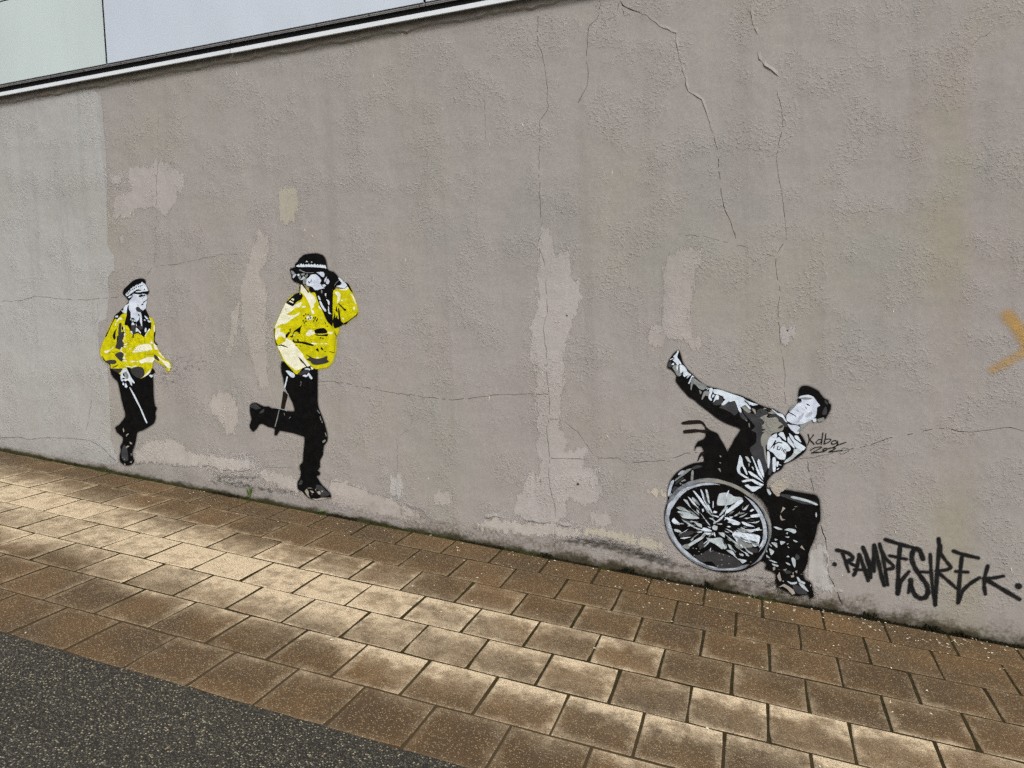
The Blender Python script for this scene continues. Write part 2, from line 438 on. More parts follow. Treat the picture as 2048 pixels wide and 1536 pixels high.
def joint_mat():
    m, t, b = nodes('joint_dirt')
    p = pos(t); xyz = t.nodes.new('ShaderNodeSeparateXYZ'); t.links.new(p, xyz.inputs[0])
    sand = mapr(t, math_(t, 'ADD', xyz.outputs[1], math_(t, 'MULTIPLY', math_(t, 'SUBTRACT', noise(t, p, 2.0, 4), .5), .7)), -1.35, -1.75, 0, 1, True)
    col = mixc(t, mapr(t, noise(t, p, 40, 4, .65), .3, .7), (0.020, 0.016, 0.007), (0.045, 0.036, 0.015))
    t.links.new(mixc(t, sand, col, (0.062, 0.045, 0.024)), b.inputs['Base Color']); b.inputs['Roughness'].default_value = .95; b.inputs['Specular IOR Level'].default_value = .1
    return m
M['joint'] = joint_mat()
M['soil'] = simple('verge_soil', (0.09, 0.08, 0.06), .95, var=.4, scale=3)
M['moss'] = simple('moss', (0.024, 0.029, 0.008), .95, var=.6, scale=22, spec=.1)
M['blackmoss'] = simple('black_moss', (0.010, 0.010, 0.005), .95, var=.5, scale=30, spec=.1)
M['leaf'] = simple('weed_leaf', (0.09, 0.16, 0.022), .6, var=.4, scale=60)
M['petal'] = simple('pale_petal', (0.68, 0.64, 0.50), .7, var=.25, scale=60)

# ------------------------------------------------------------------ ground, road, pavement
EDGE = [0.0, 0.272, 0.573, 0.860, 1.148, 1.438, 1.742, 2.040]      # course edges measured from the wall
PHASE = [-.049, .524, .036, .521, -.006, .470, -.014]
L = 0.300
def sheet(name, x0, x1, y0, y1, nx, ny, dz, mat, parent=None, jitter=None):
    v = []; f = []
    for j in range(ny + 1):
        for i in range(nx + 1):
            x = x0 + (x1 - x0) * i / nx; y = y0 + (y1 - y0) * j / ny
            if jitter and j == ny: y += jitter(x)
            v.append((x, y, gz(x, y) + dz))
    for j in range(ny):
        for i in range(nx):
            a = j * (nx + 1) + i; f.append((a, a + 1, a + nx + 2, a + nx + 1))
    return mesh_obj(name, v, f, mat, parent)
g = sheet('ground', -900, 900, -900, 900, 60, 60, -0.22, M['soil']); tag(g, kind='structure')
def edge_j(x): return .006 * math.sin(x * 9.1) + .004 * math.sin(x * 31) + random.uniform(-.004, .004)
road = sheet('road', -14, 12, -9.0, -2.030, 520, 6, -0.003, M['asphalt'], jitter=edge_j); tag(road, kind='structure')
pav = sheet('pavement', -14, 12, -2.05, 0.02, 104, 4, -0.0035, M['joint']); tag(pav, kind='structure')

def paver_mesh(lx, ly, name):
    h, b_ = 0.06, 0.0036
    a, c = lx / 2, ly / 2
    base = [(-1, -1), (-.35, -1), (.3, -1), (1, -1), (1, -.3), (1, .35), (1, 1), (.35, 1), (-.3, 1), (-1, 1), (-1, .3), (-1, -.35)]
    j = [(random.gauss(0, .0011), random.gauss(0, .0011)) for _ in base]
    corner = random.choice((0, 3, 6, 9)); j[corner] = tuple(-math.copysign(random.uniform(.001, .006), q) for q in base[corner])
    bm = bmesh.new()
    def ring(ins, z): return [bm.verts.new((q[0] * (a - ins) + d[0], q[1] * (c - ins) + d[1], z)) for q, d in zip(base, j)]
    r0 = ring(0, -h); r1 = ring(0, -b_ * .55); r2 = ring(b_ * 1.1, 0); n = len(base)
    for p, q in ((r0, r1), (r1, r2)):
        for i in range(n): bm.faces.new((p[i], p[(i+1) % n], q[(i+1) % n], q[i]))
    bm.faces.new(r2)
    me = bpy.data.meshes.new(name); bm.to_mesh(me); bm.free()
    for k, p in enumerate(me.polygons): p.material_index = 1 if k < n else 0     # sides are caked with joint dirt
    me.materials.append(M['paver']); me.materials.append(M['joint'])
    return me
GAP = 0.0090
far = MB()
for r in range(7):
    y0, y1 = EDGE[r], EDGE[r + 1]
    if r == 0: y0 += .022
    mes = [paver_mesh(L - GAP, (y1 - y0) - GAP, 'paver') for _ in range(4)]
    yc = -(y0 + y1) / 2
    for i in range(-8, 30):
        xc = (i + .5 + PHASE[r] - 12) * L
        if -5.3 < xc < 4.3:
            o = bpy.data.objects.new('paver', random.choice(mes)); COL.objects.link(o)
            xc += random.uniform(-.002, .002)
            sx = -0.13813 + 2 * .000823 * xc + random.gauss(0, .0022); sy = 0.0374 + random.gauss(0, .0022)
            tx = Vector((1, random.gauss(0, .003), sx)).normalized(); ty = Vector((0, 1, sy)); tz = tx.cross(ty).normalized(); ty = tz.cross(tx)
            mm = Matrix((tx, ty, tz)).transposed().to_4x4(); mm.translation = (xc, yc + random.uniform(-.0012, .0012), gz(xc, yc) + random.uniform(-.0008, .0014))
            o.parent = pav; o.matrix_local = mm
        elif -9.5 < xc < 8.5:
            a, c = (L - GAP) / 2, (y1 - y0 - GAP) / 2
            pts = [(xc - a, yc - c), (xc + a, yc - c), (xc + a, yc + c), (xc - a, yc + c)]
            top = [(x, y, gz(x, y)) for x, y in pts]; bot = [(x, y, gz(x, y) - .05) for x, y in pts]
            far.face(top)
            for k in range(4): far.face((bot[k], bot[(k+1) % 4], top[(k+1) % 4], top[k]))
o = far.build('outlying_pavers', M['paver_far'], pav); tag(o, kind='stuff')

# ------------------------------------------------------------------ the wall with its cracks
X0, X1, ZT = -9.0, 7.0, 3.30
CR = []   # (points, width)
def crack(s, wd=.0036, jit=.0022):
    pts = path(s); out = [pts[0]]
    for a, b in zip(pts, pts[1:]):
        d = (b - a).length; n = max(1, int(d / .022))
        nrm = Vector((-(b - a).y, (b - a).x)).normalized()
        for k in range(1, n + 1):
            q = a.lerp(b, k / n)
            if k < n: q = q + nrm * random.gauss(0, jit)
            out.append(q)
    CR.append((out, wd * (.85 if wd < .0045 else 1.0))); return out
k1 = crack('W3 1080,4 1100,40 1170,75 1280,110 1370,190 1500,245 1500,310 1530,450 1560,560 1590,680 1690,740 1720,820 1780,1010', .0075)
crack('W3 1780,1012 1810,1150 1830,1400 1850,1530 W4 1860,70 1910,180 1940,290', .0042)
crack('W4 1500,252 1700,270 1850,310 2048,360', .0026)
crack('W3 1075,8 1060,80', .004); crack('W3 1092,60 1110,120 1150,108', .004); crack('W3 960,160 1030,130 1070,105', .0042)
crack('W3 940,4 910,140 850,190 835,290 830,420 840,500 835,640 750,800', .0038)
crack('W3 500,60 470,120 465,330 500,400 520,520 540,650 540,820 480,900 475,1300 485,1530 W4 495,200 470,340 520,470 535,700 540,850 510,940 535,1130 535,1300 552,1440', .0034)
crack('W4 554,1452 560,1530 WA 745,80 740,205', .0034)
crack('WA 738,220 720,280 735,420 745,498', .0034); crack('WA 745,512 735,640 750,740 785,890 780,1100 780,1190', .004)
crack('WA 742,215 810,217', .003); crack('WA 830,220 950,310 1040,440 1086,508', .0032)
k4a = crack('W1 0,60 30,200 75,300', .0055)
k4 = crack('W1 55,380 70,440 110,490 160,520 240,605', .0075)
crack('W1 190,650 240,820 245,950 195,1160 220,1360 250,1530 W2 265,180 270,300 210,390 195,440 200,560 225,680 210,800 220,950 225,1080 250,1200 260,1350 255,1400 260,1530', .0028)
crack('W6 880,1350 1000,1350 1200,1390 1400,1430 1700,1470 1880,1490 2048,1470 W4 200,1450 380,1445 545,1447', .0038)
crack('WA 752,506 900,510 1080,515', .0042); crack('WA 1096,515 1250,505 1320,545 1600,525 1690,500 1750,470 1860,468', .0042)
crack('WB 370,440 560,410 740,370 870,345 1000,300 1140,265 1260,245 1370,215 1500,215 1560,235 1700,235 1950,205 2060,238', .0040)
crack('WB 430,444 450,540 470,620 485,690', .0036); crack('WB 530,920 570,1030 580,1150 590,1290 640,1400 700,1530', .0048)
crack('W8 -60,422 180,415 290,375 480,400 700,410 1010,380', .003); crack('W8 1280,20 1260,125 1190,220', .0036)
crack('W8 1266,130 1440,120 1560,90 1850,30 1950,40', .003); crack('W8 760,1200 735,1330 710,1480', .0032); crack('W8 800,430 805,560 770,610', .0022)
crack('W7 1300,290 1290,480 1300,680 1285,830 1280,1100 1275,1400 1262,1510', .0028)
crack('G1 -60,105 110,100 180,115 250,105 400,105 530,120 600,160 690,250', .0040)
crack('G1 780,260 900,250 980,265 1080,275 1230,270 1290,290 1410,300 1500,280', .0036)
crack('W9 460,685 700,690', .0026); crack('W9 910,780 1060,800 1180,840 1290,885 1420,915', .0032)
crack('W9 1465,466 1470,700 1460,880 1500,990 1505,1050', .0032); crack('W9 1590,330 1550,410 1470,456', .0024); crack('W9 735,480 735,640 735,760', .0026)
crack('W6 690,180 700,330 710,480', .0022); crack('W5 585,850 585,1150 590,1350', .0018, .001)
crack('S 815,1070 880,1160 1040,1280 1260,1330', .003); crack('W3 72,740 80,1060', .0028, .0008)
crack('W2 90,390 195,430', .0026); crack('W1 1800,235 1690,310 1590,410', .0022)

verts = []; faces = []
def addv(p): verts.append(Vector((p[0], p[1]))); return len(verts) - 1
outl = []
nb = 40
for i in range(nb + 1):
    x = X0 + (X1 - X0) * i / nb; outl.append(addv((x, gz(x, 0) - .25)))
outl.append(addv((X1, ZT))); outl.append(addv((X0, ZT)))
faces.append(outl)
for pts, wd in CR:
    n = len(pts); prev = None
    for i, q in enumerate(pts):
        d = (pts[min(i+1, n-1)] - pts[max(i-1, 0)]).normalized(); nr = Vector((-d.y, d.x))
        wv = wd * random.uniform(.45, 1.15) * (0.25 if i in (0, n - 1) else 1) / 2
        cur = (addv(q + nr * wv), addv(q - nr * wv))
        if prev and (wd > .0041 or random.random() > .16): faces.append([prev[0], prev[1], cur[1], cur[0]])
        prev = cur
V, Ed, Fc, ov, oe, of = delaunay_2d_cdt(verts, [], faces, 1, 1e-6)
wv_ = [(v.x, 0.0, v.y) for v in V]; wf = []
GD = .014
edge_use = {}
for f, orig in zip(Fc, of):
    if 0 not in orig: continue
    if any(k > 0 for k in orig):
        for a, b in zip(f, f[1:] + f[:1]): edge_use.setdefault((min(a, b), max(a, b)), [0, 0])[1] += 1
        continue
    wf.append(tuple(f))
    for a, b in zip(f, f[1:] + f[:1]): edge_use.setdefault((min(a, b), max(a, b)), [0, 0])[0] += 1
for (a, b), (na, nc) in edge_use.items():
    if na and nc:
        i = len(wv_); pa, pb = wv_[a], wv_[b]
        wv_ += [(pa[0], GD, pa[2]), (pb[0], GD, pb[2])]; wf.append((a, b, i + 1, i))
wall = mesh_obj('rendered_wall', wv_, wf, M['wall'])
tag(wall, 'long grey rendered street wall, cracked and patched, rising from the sloping pavement', 'wall')
cb = MB()
nseg = 16
for i in range(nseg):
    xa = X0 + (X1 - X0) * i / nseg; xb = X0 + (X1 - X0) * (i + 1) / nseg
    cb.face(((xa, GD + .001, gz(xa, 0) - .3), (xb, GD + .001, gz(xb, 0) - .3), (xb, GD + .001, ZT), (xa, GD + .001, ZT)))
cb.box(X0, X1, GD + .05, .35, -1.5, ZT)
cb.build('wall_core', M['core'], wall)

def flake(pts, side, width, lift):
    """lifted render lip along a crack"""
    v = []; f = []; n = len(pts)
    for i, q in enumerate(pts):
        d = (pts[min(i+1, n-1)] - pts[max(i-1, 0)]).normalized(); nr = Vector((-d.y, d.x)) * side
        k = math.sin(math.pi * min(1, max(0, i / (n - 1)))) ** .5 if n > 1 else 1
        k = max(.05, k) * random.choice((.15, .6, .9, 1.0, 1.15))
        o_ = q + nr * width * random.uniform(.8, 1.2); e_ = q - nr * .0015
        v += [(o_.x, -.0004, o_.y), (e_.x, -lift * k, e_.y), (e_.x + nr.x * .002, -lift * k + .0035, e_.y + nr.y * .002), (e_.x, .003, e_.y)]
    for i in range(n - 1):
        a = i * 4; b = a + 4
        f += [(a, b, b + 1, a + 1), (a + 1, b + 1, b + 2, a + 2), (a + 2, b + 2, b + 3, a + 3)]
    return mesh_obj('plaster_flake', v, f, M['wall'], wall)
flake(k1[5:], 1, .012, .0045); flake(k4, 1, .014, .0065); flake(k4a, 1, .011, .0045)
flake(path('WA 180,990 215,965 250,950 290,948 330,935 380,948 440,955'), 1, .02, .007)
flake(path('WA 530,960 575,970 620,970 660,985 710,985 780,970'), 1, .018, .006); flake(path('WA 800,995 840,1005 880,1010 910,1000'), 1, .016, .007)
flake(path('WB 590,1290 610,1325 645,1345'), 1, .018, .010); flake(path('WB 620,1405 650,1430 680,1428 715,1420'), 1, .018, .010)
flake(path('W9 1515,925 1570,975 1640,990 1690,1030 1740,1080 1800,1085 1880,1110'), -1, .02, .007)

# ------------------------------------------------------------------ patches of overpaint and stains (all lie on the wall)
depth = [0.0]
def seg_dist(P_, a, b):
    d = b - a; L2 = max((d * d).sum(), 1e-12)
    t_ = np.clip(((P_ - a) @ d) / L2, 0, 1)
    return np.sqrt((((P_ - a) - t_[:, None] * d) ** 2).sum(1))
def poly_sdf(P_, pts):
    """signed distance, positive inside"""
    pp = np.array([(q.x, q.y) for q in pts]); n = len(pp)
    dist = np.full(len(P_), 1e9); ins = np.zeros(len(P_), bool)
    for i in range(n):
        a, b = pp[i-1], pp[i]
        dist = np.minimum(dist, seg_dist(P_, a, b))
        c = (a[1] > P_[:, 1]) != (b[1] > P_[:, 1])
        xx = a[0] + (P_[:, 1] - a[1]) * (b[0] - a[0]) / (b[1] - a[1] if abs(b[1] - a[1]) > 1e-12 else 1e-12)
        ins ^= c & (P_[:, 0] < xx)
    return np.where(ins, dist, -dist)
def cover_sheet(name, lo, hi, pitch, fn, mat, parent, y, keep=None):
    """flat sheet on the wall whose 'cover' attribute says how thick the paint lies"""
    nx = max(2, int((hi[0] - lo[0]) / pitch) + 1); nz = max(2, int((hi[1] - lo[1]) / pitch) + 1)
    gx_, gz_ = np.meshgrid(np.linspace(lo[0], hi[0], nx), np.linspace(lo[1], hi[1], nz))
    P_ = np.c_[gx_.ravel(), gz_.ravel()]
    c, drop = fn(P_)
    idx = np.arange(nx * nz).reshape(nz, nx)
    q = np.stack([idx[:-1, :-1], idx[:-1, 1:], idx[1:, 1:], idx[1:, :-1]], -1).reshape(-1, 4)
    q = q[(c[q].max(1) > .004) & ~drop[q].all(1)]
    used = np.unique(q); remap = -np.ones(nx * nz, int); remap[used] = np.arange(len(used))
    v = [(a, y, b) for a, b in P_[used].tolist()]
    return mesh_obj(name, v, [tuple(r) for r in remap[q].tolist()], mat, parent, c[used].tolist())
def bounds(pts, m):
    return (min(q.x for q in pts) - m, min(q.y for q in pts) - m), (max(q.x for q in pts) + m, max(q.y for q in pts) + m)
def soft_poly(name, pts, mat, parent, y, fade, a0=1.0):
    lo, hi = bounds(pts, fade * 1.3)
    def fn(P_):
        d = poly_sdf(P_, pts); return a0 * np.clip(.5 + d / (2 * fade), 0, 1), np.zeros(len(P_), bool)
    return cover_sheet(name, lo, hi, max(.005, min(.016, fade * .6)), fn, mat, parent, y)
def soft_ring(name, pts, mat, parent, y, fade):
    lo, hi = bounds(pts, fade * 1.2)
    def fn(P_):
        d = poly_sdf(P_, pts); return .75 * np.clip(1 + d / fade, 0, 1) ** 1.5, d > .008
    o = cover_sheet(name, lo, hi, max(.005, fade * .33), fn, mat, parent, y)
    return o

PATCH = [
 ((0.435, 0.435, 0.415), 'left', 'P -220,258 W7 0,240 400,175 720,120 790,140 830,180 850,400 870,640 875,800 880,1100 885,1400 940,1480 W8 940,60 930,170 890,220 890,400 870,570 810,590 810,800 830,900 860,930 890,1030 905,1300 G1 650,60 650,120 690,240 640,262 300,205 0,150 P -220,852'),
 ((0.40, 0.38, 0.355), 'a', 'W4 480,240 530,210 575,250 580,400 720,370 720,560 780,610 770,680 810,720 760,790 740,900 700,1000 670,1150 660,1250 670,1420 WA 830,40 830,280 870,380 860,450 1010,440 1000,580 1120,580 1100,640 1130,730 1140,800 1000,880 1100,910 1200,930 1190,1010 1080,1010 1040,900 900,810 860,820 860,970 700,990 480,930 500,820 600,600 680,700 650,450 640,60 W4 450,1480 455,1250 420,1160 430,900 470,820 470,500'),
 ((0.385, 0.36, 0.335), 'b', 'W4 1430,430 1550,350 1690,370 1690,480 1640,520 1630,700 1590,900 1680,1050 1690,1080 1640,1130 1590,1070 1500,1040 1410,1040 1380,1110 1310,1080 1280,1000 1330,930 1390,930 1400,600'),
 ((0.39, 0.37, 0.33), 'c', 'W6 430,220 500,270 500,450 440,540 510,700 490,780 500,1100 510,1385 440,1385 320,900 300,650 380,400'),
 ((0.395, 0.375, 0.33), 'c', 'W6 250,800 300,790 280,950 240,1150 190,1140 220,980'),
 ((0.40, 0.385, 0.305), 'd', 'W5 590,1400 710,1400 725,1500 W6 740,20 700,160 640,170 580,140 600,0'),
 ((0.42, 0.39, 0.355), 'e', 'W8 1740,1200 1800,1170 1910,1180 1950,1320 1930,1480 1880,1510 1800,1400 1710,1290'),
 ((0.385, 0.36, 0.34), 'f', 'W7 1060,760 1130,740 1250,760 1260,690 1420,740 1530,860 1470,960 1460,1000 1380,1130 1330,1160 1270,1090 1100,1100 1100,1150 930,1170 940,1000 1080,940 1050,830'),
 ((0.385, 0.36, 0.34), 'f', 'W7 900,840 960,825 1010,840 990,885 910,890'), ((0.385, 0.36, 0.34), 'f', 'W7 975,1320 1010,1310 1025,1380 985,1390'),
 ((0.42, 0.415, 0.39), 'g', 'W9 1420,760 1500,740 1515,850 1490,930 1450,900 1420,880'), ((0.43, 0.40, 0.37), 'e', 'W9 1740,880 1780,860 1870,880 1885,970 1740,950'),
 ((0.42, 0.39, 0.36), 'e', 'W9 980,790 1020,770 1250,850 1260,880 1420,920 1560,1000 1700,1090 1600,1095 1350,1050 1000,960 960,880'),
 ((0.44, 0.41, 0.33), 'h', 'WA 1470,750 1540,730 1610,780 1560,790 1490,780'),
 ((0.44, 0.415, 0.375), 'i', 'G1 790,200 850,130 1000,110 1080,150 1090,185 1300,215 1480,240 1480,280 1300,300 1230,262 1100,268 880,246 790,250'),
 ((0.43, 0.40, 0.36), 'i', 'W9 0,590 120,610 260,620 400,640 380,680 270,705 180,700 90,668 0,680'), ((0.42, 0.395, 0.36), 'i', 'W9 440,700 560,720 730,790 735,880 600,830 480,780'),
 ((0.42, 0.40, 0.365), 'i', 'WA 200,1000 330,960 500,985 760,1000 900,1030 1000,1060 960,1085 700,1090 400,1060 210,1040'),
 ((0.40, 0.375, 0.31), 'h', 'WA 960,1040 1120,1030 1350,1080 1550,1130 1600,1180 1500,1190 1300,1130 1100,1090'),
 ((0.42, 0.41, 0.39), 'g', 'WB 460,1100 560,1090 575,1200 600,1330 640,1420 560,1420 480,1380 420,1320 440,1200'),
 ((0.40, 0.385, 0.375), 'j', 'W2 230,940 320,950 330,1020 250,1080 225,1040'), ((0.44, 0.44, 0.42), 'g', 'G1 1430,225 1480,232 1485,250 1440,262 1400,250'),
]
PATCH_PTS = []
for i, (c, key, s) in enumerate(PATCH):
    c = tuple(.97 * a * f for a, f in zip(c, (.97, 1.0, 1.06))) if i else (0.362, 0.380, 0.384)
    PATCH_PTS.append(smooth(path(s), True, 2))
    soft_poly('paint_patch', PATCH_PTS[-1], M_patch(c, 'p_' + key), wall, -.0010 - i * 4e-5, .036 if i else .012)
GR = ['WA 820,1115 1000,1100 1180,1112 1350,1160 1600,1240 1800,1318 1960,1345 1800,1330 1500,1285 1250,1200 1000,1160', 'W9 110,745 300,752 430,762 420,775 300,775 130,765',
      'W9 100,780 300,800 500,840 680,860 730,870 600,880 350,840 120,800', 'WA 1990,1350 2120,1390 2300,1430 2500,1470 2400,1470 2150,1420', 'P 965,95 978,100 992,125 985,130 972,112', 'P 330,715 372,702 420,715 400,745 350,772 325,790 318,750', 'C8 -900,150 -600,330 -200,520 200,760 700,930 760,1010 400,900 0,760 -500,480', 'C8 760,1060 1000,1130 1400,1220 1480,1290 1200,1240 900,1180']
for i, s in enumerate(GR):
    soft_poly('grime_stain', smooth(path(s), True, 3), M['grime'], wall, -.0023 - i * 4e-5, .032 if i < 4 else (.014 if i == 4 else .026), (1.0, 1.0, 1.0, 1.0, .25, .34, .8, .8)[i])
soft_poly('plaster_scar', smooth(path('C4 850,1110 960,1030 1140,970 1165,1060 1190,1150 1120,1220 1030,1280 1020,1350 960,1355 900,1300 830,1170'), True, 2), M_patch((0.38, 0.36, 0.30), 'scar'), wall, -.0080, .003)
# drilled plug holes and little chips
ch = MB()
for (px, py, r) in ((1134, 631, 1.8), (1575, 661, 1.6), (1156, 968, 2.8)):
    x, z = at(px, py)
    k = r * .0034
    ch.face([(x + k * math.cos(a) * random.uniform(.7, 1.1), -.0026, z + k * math.sin(a) * random.uniform(.6, .9)) for a in [i * .8 for i in range(8)]])
o = ch.build('pit_marks', M['core'], wall)
ch = MB()
for (px, py) in ((474, 147), (747, 152), (728, 288), (805, 68), (811, 520), (625, 472), (610, 460), (979, 795), (1085, 745), (1215, 872), (1570, 920), (2023, 1140), (1787, 622), (262, 427), (250, 434), (1225, 345), (980, 290), (1046, 250), (1685, 1150), (1790, 1062), (857, 957), (967, 28)):
    x, z = at(px, py); a = random.uniform(1.2, 2.2); l = random.uniform(.008, .018); wd = random.uniform(.0012, .0024)
    dx, dz = math.cos(a), math.sin(a)
    ch.face([(x - dx*l - dz*wd*.3, -.0027, z - dz*l + dx*wd*.3), (x + dz*wd, -.0027, z - dx*wd), (x + dx*l, -.0027, z + dz*l), (x - dz*wd, -.0027, z + dx*wd)])
o = ch.build('scratch_marks', M['cream'], wall); tag(o, kind='stuff')

for pts_, wd in CR:
    for pp in PATCH_PTS:
        P_ = np.array([(q.x, q.y) for q in pts_]); ins = poly_sdf(P_, pp) > .004
        if not ins.any(): continue
        v = []; f = []
        n = len(pts_)
        for i, q in enumerate(pts_):
            d = (pts_[min(i+1, n-1)] - pts_[max(i-1, 0)]).normalized(); h_ = wd * .42 * random.uniform(.3, 1.1)
            v += [(q.x - d.y * h_, -.00215, q.y + d.x * h_), (q.x + d.y * h_, -.00215, q.y - d.x * h_)]
            if i and ins[i] and ins[i-1] and random.random() > .10: f.append((2*i-2, 2*i-1, 2*i+1, 2*i))
        if f: mesh_obj('crack', v, f, M['core'], wall)

# ------------------------------------------------------------------ metal-clad facade above the wall
fac = empty('clad_facade', (-1.2, -.02, 3.17), 'pale blue-white metal panel cladding with drip flashing above the grey wall', 'facade')
zp, zr, zb, zw = 3.256, 3.238, 3.202, 3.177
xs = [-7.29, -4.875, -2.460, -.050, 2.365, 4.78]
for i in range(5):
    for (za, zc) in ((zp, 3.832), (3.842, 4.9)):
        mb = MB(); mb.box(xs[i] + .008, xs[i+1] - .008, -.062, -.058, za, zc)
        mb.box(xs[i] + .008, xs[i+1] - .008, -.0585, -.03, za + .0005, za + .003)
        mb.build('panel', M['panelA'] if i < 2 else M['panelB'], fac)
mb = MB(); mb.box(xs[0], xs[-1], -.028, .3, zr + .001, 4.9); mb.build('backing', M['dark'], fac)
for i in range(5):
    a, b = xs[i] + .003, xs[i+1] - .003
    mb = MB(); mb.box(a, b, -.052, -.048, zr, zp - .004); mb.box(a, b, -.0475, -.029, zp - .0085, zp - .0045); mb.box(a, b, -.055, -.0525, zp - .012, zp - .0045)
    mb.build('rail', M['alu'], fac)
for px in (102, 167, 242, 312, 333, 387, 461, 537, 633, 738, 839, 905):
    x, z = at(px, 169 - px * .199 + 5, -.053)
    mb = MB(); pts = [(.0042 * math.cos(a), .0042 * math.sin(a)) for a in [k * math.pi / 4 for k in range(8)]]
    zc = (zr + zp) / 2 - .002
    f1 = [(x + p[0], -.0555, zc + p[1]) for p in pts]; f0 = [(x + p[0] * 1.3, -.0522, zc + p[1] * 1.3) for p in pts]
    mb.face(f1)
    for k in range(8): mb.face((f0[k], f0[(k+1) % 8], f1[(k+1) % 8], f1[k]))
    mb.build('screw', M['screw'], fac)
xf, _ = at(461, 105, -.05)
for a, b, dz in ((-7.29, xf - .002, 0.0), (xf + .002, 4.78, .002)):
    mb = MB(); mb.box(a, b, -.0535, -.0515, zw - dz, zb); mb.box(a, b, -.0515, -.004, zb - .0025, zb - .0005)
    mb.box(a, b, -.0512, -.040, zw - dz + .0005, zw - dz + .0025)
    mb.build('flashing', M['flash'], fac)
mb = MB(); mb.box(xs[0], xs[-1], -.027, -.003, zb + .001, zr); mb.build('shadow_gap_liner', M['dark'], fac)
# rough mortar bead under the flashing
v = []; f = []
n = 300
for i in range(n + 1):
    x = X0 + .4 + (X1 - 2.8 - X0) * i / n; d = .016 + .012 * math.sin(i * .7) * random.random() + random.uniform(0, .010)
    t_ = .008 + random.uniform(0, .009)
    v += [(x, .0, 3.165 - d - .012), (x, -t_, 3.165 - d), (x, -t_ * .8, 3.19), (x, 0.0, 3.19)]
    if i:
        a = (i - 1) * 4; b = a + 4
        f += [(a, b, b + 1, a + 1), (a + 1, b + 1, b + 2, a + 2), (a + 2, b + 2, b + 3, a + 3)]
mesh_obj('mortar_bead', v, f, M['crackedge'], wall)

# ------------------------------------------------------------------ paint figures
class Figure:
    def __init__(s, name, label, cat, foot, y0=-.0030, group=None):
        x, z = at(*foot)
        s.root = empty(name, (x, -.003, z), label, cat, group)
        s.y = y0; s.parts = {}
    def _y(s): s.y -= 3.2e-5; return s.y
    def sheets(s, name, mat, paths, parent=None, sm=True, halo=None, hw=.02):
        """paint shapes of one colour: each shape that can be told apart is an object, the tiny ones are joined"""
        par = parent if parent is not None else s.root
        tiny_v = []; tiny_f = []; first = None; nt_ = 0
        for p in paths:
            pts = path(p) if isinstance(p, str) else p
            if sm: pts = smooth(pts, True, 3)
            if area(pts) < 0: pts = pts[::-1]
            y = s._y()
            cv, _, cf, _, _, _ = delaunay_2d_cdt(pts, [], [list(range(len(pts)))], 1, 1e-7)
            V_ = [(q.x, y, q.y) for q in cv]; F_ = [tuple(f) for f in cf]
            lo, hi = bounds(pts, 0)
            if len(paths) > 1 and max(hi[0] - lo[0], hi[1] - lo[1]) < .032:
                o = len(tiny_v); tiny_v += V_; tiny_f += [tuple(o + k for k in f) for f in F_]; nt_ += 1; continue
            ob = mesh_obj(name, V_, F_, M[mat], par)
            if first is None: first = ob
            if halo: soft_ring('overspray', pts, M[halo], ob if parent is None else par, -.0026 - random.random() * .0003, hw * 1.5)
        if tiny_v:
            ob = mesh_obj(name if first is None else name + '_specks', tiny_v, tiny_f, M[mat], par)
            if nt_ > 1: tag(ob, kind='stuff')
            if first is None: first = ob
        return first
    def spray(s, name, mat, items, soft, parent=None, pitch=.0036):
        """sprayed strokes: cover falls off softly at the rim"""
        segs = []; allp = []
        for p, wd in items:
            pts = path(p)
            if len(pts) > 2: pts = smooth(pts, False, 5)
            allp += pts; segs.append((np.array([(q.x, q.y) for q in pts]), wd))
        mw = max(wd for _, wd in items)
        lo, hi = bounds(allp, mw / 2 + soft * 1.5)
        def fn(P_):
            c = np.zeros(len(P_))
            for pp, wd in segs:
                n = len(pp)
                d = np.min([seg_dist(P_, pp[i], pp[i+1]) - wd / 2 * (1 + .10 * math.sin(i * 1.3)) for i in range(n - 1)], 0)
                c = np.maximum(c, np.clip(.5 - d / (2 * soft), 0, 1))
            return c, np.zeros(len(P_), bool)
        return cover_sheet(name, lo, hi, pitch, fn, M[mat], parent if parent is not None else s.root, s._y())
    def strokes(s, name, mat, items, parent=None, sm=True):
        par = parent if parent is not None else s.root
        for p, wd in items:
            V_ = []; F_ = []; A_ = []
            pts = path(p) if isinstance(p, str) else p
            if sm and len(pts) > 2: pts = smooth(pts, False, 5)
            ribbon(V_, F_, A_, pts, wd, s._y(), 0)
            o = mesh_obj(name, V_, F_, M[mat], par, A_)
        return o
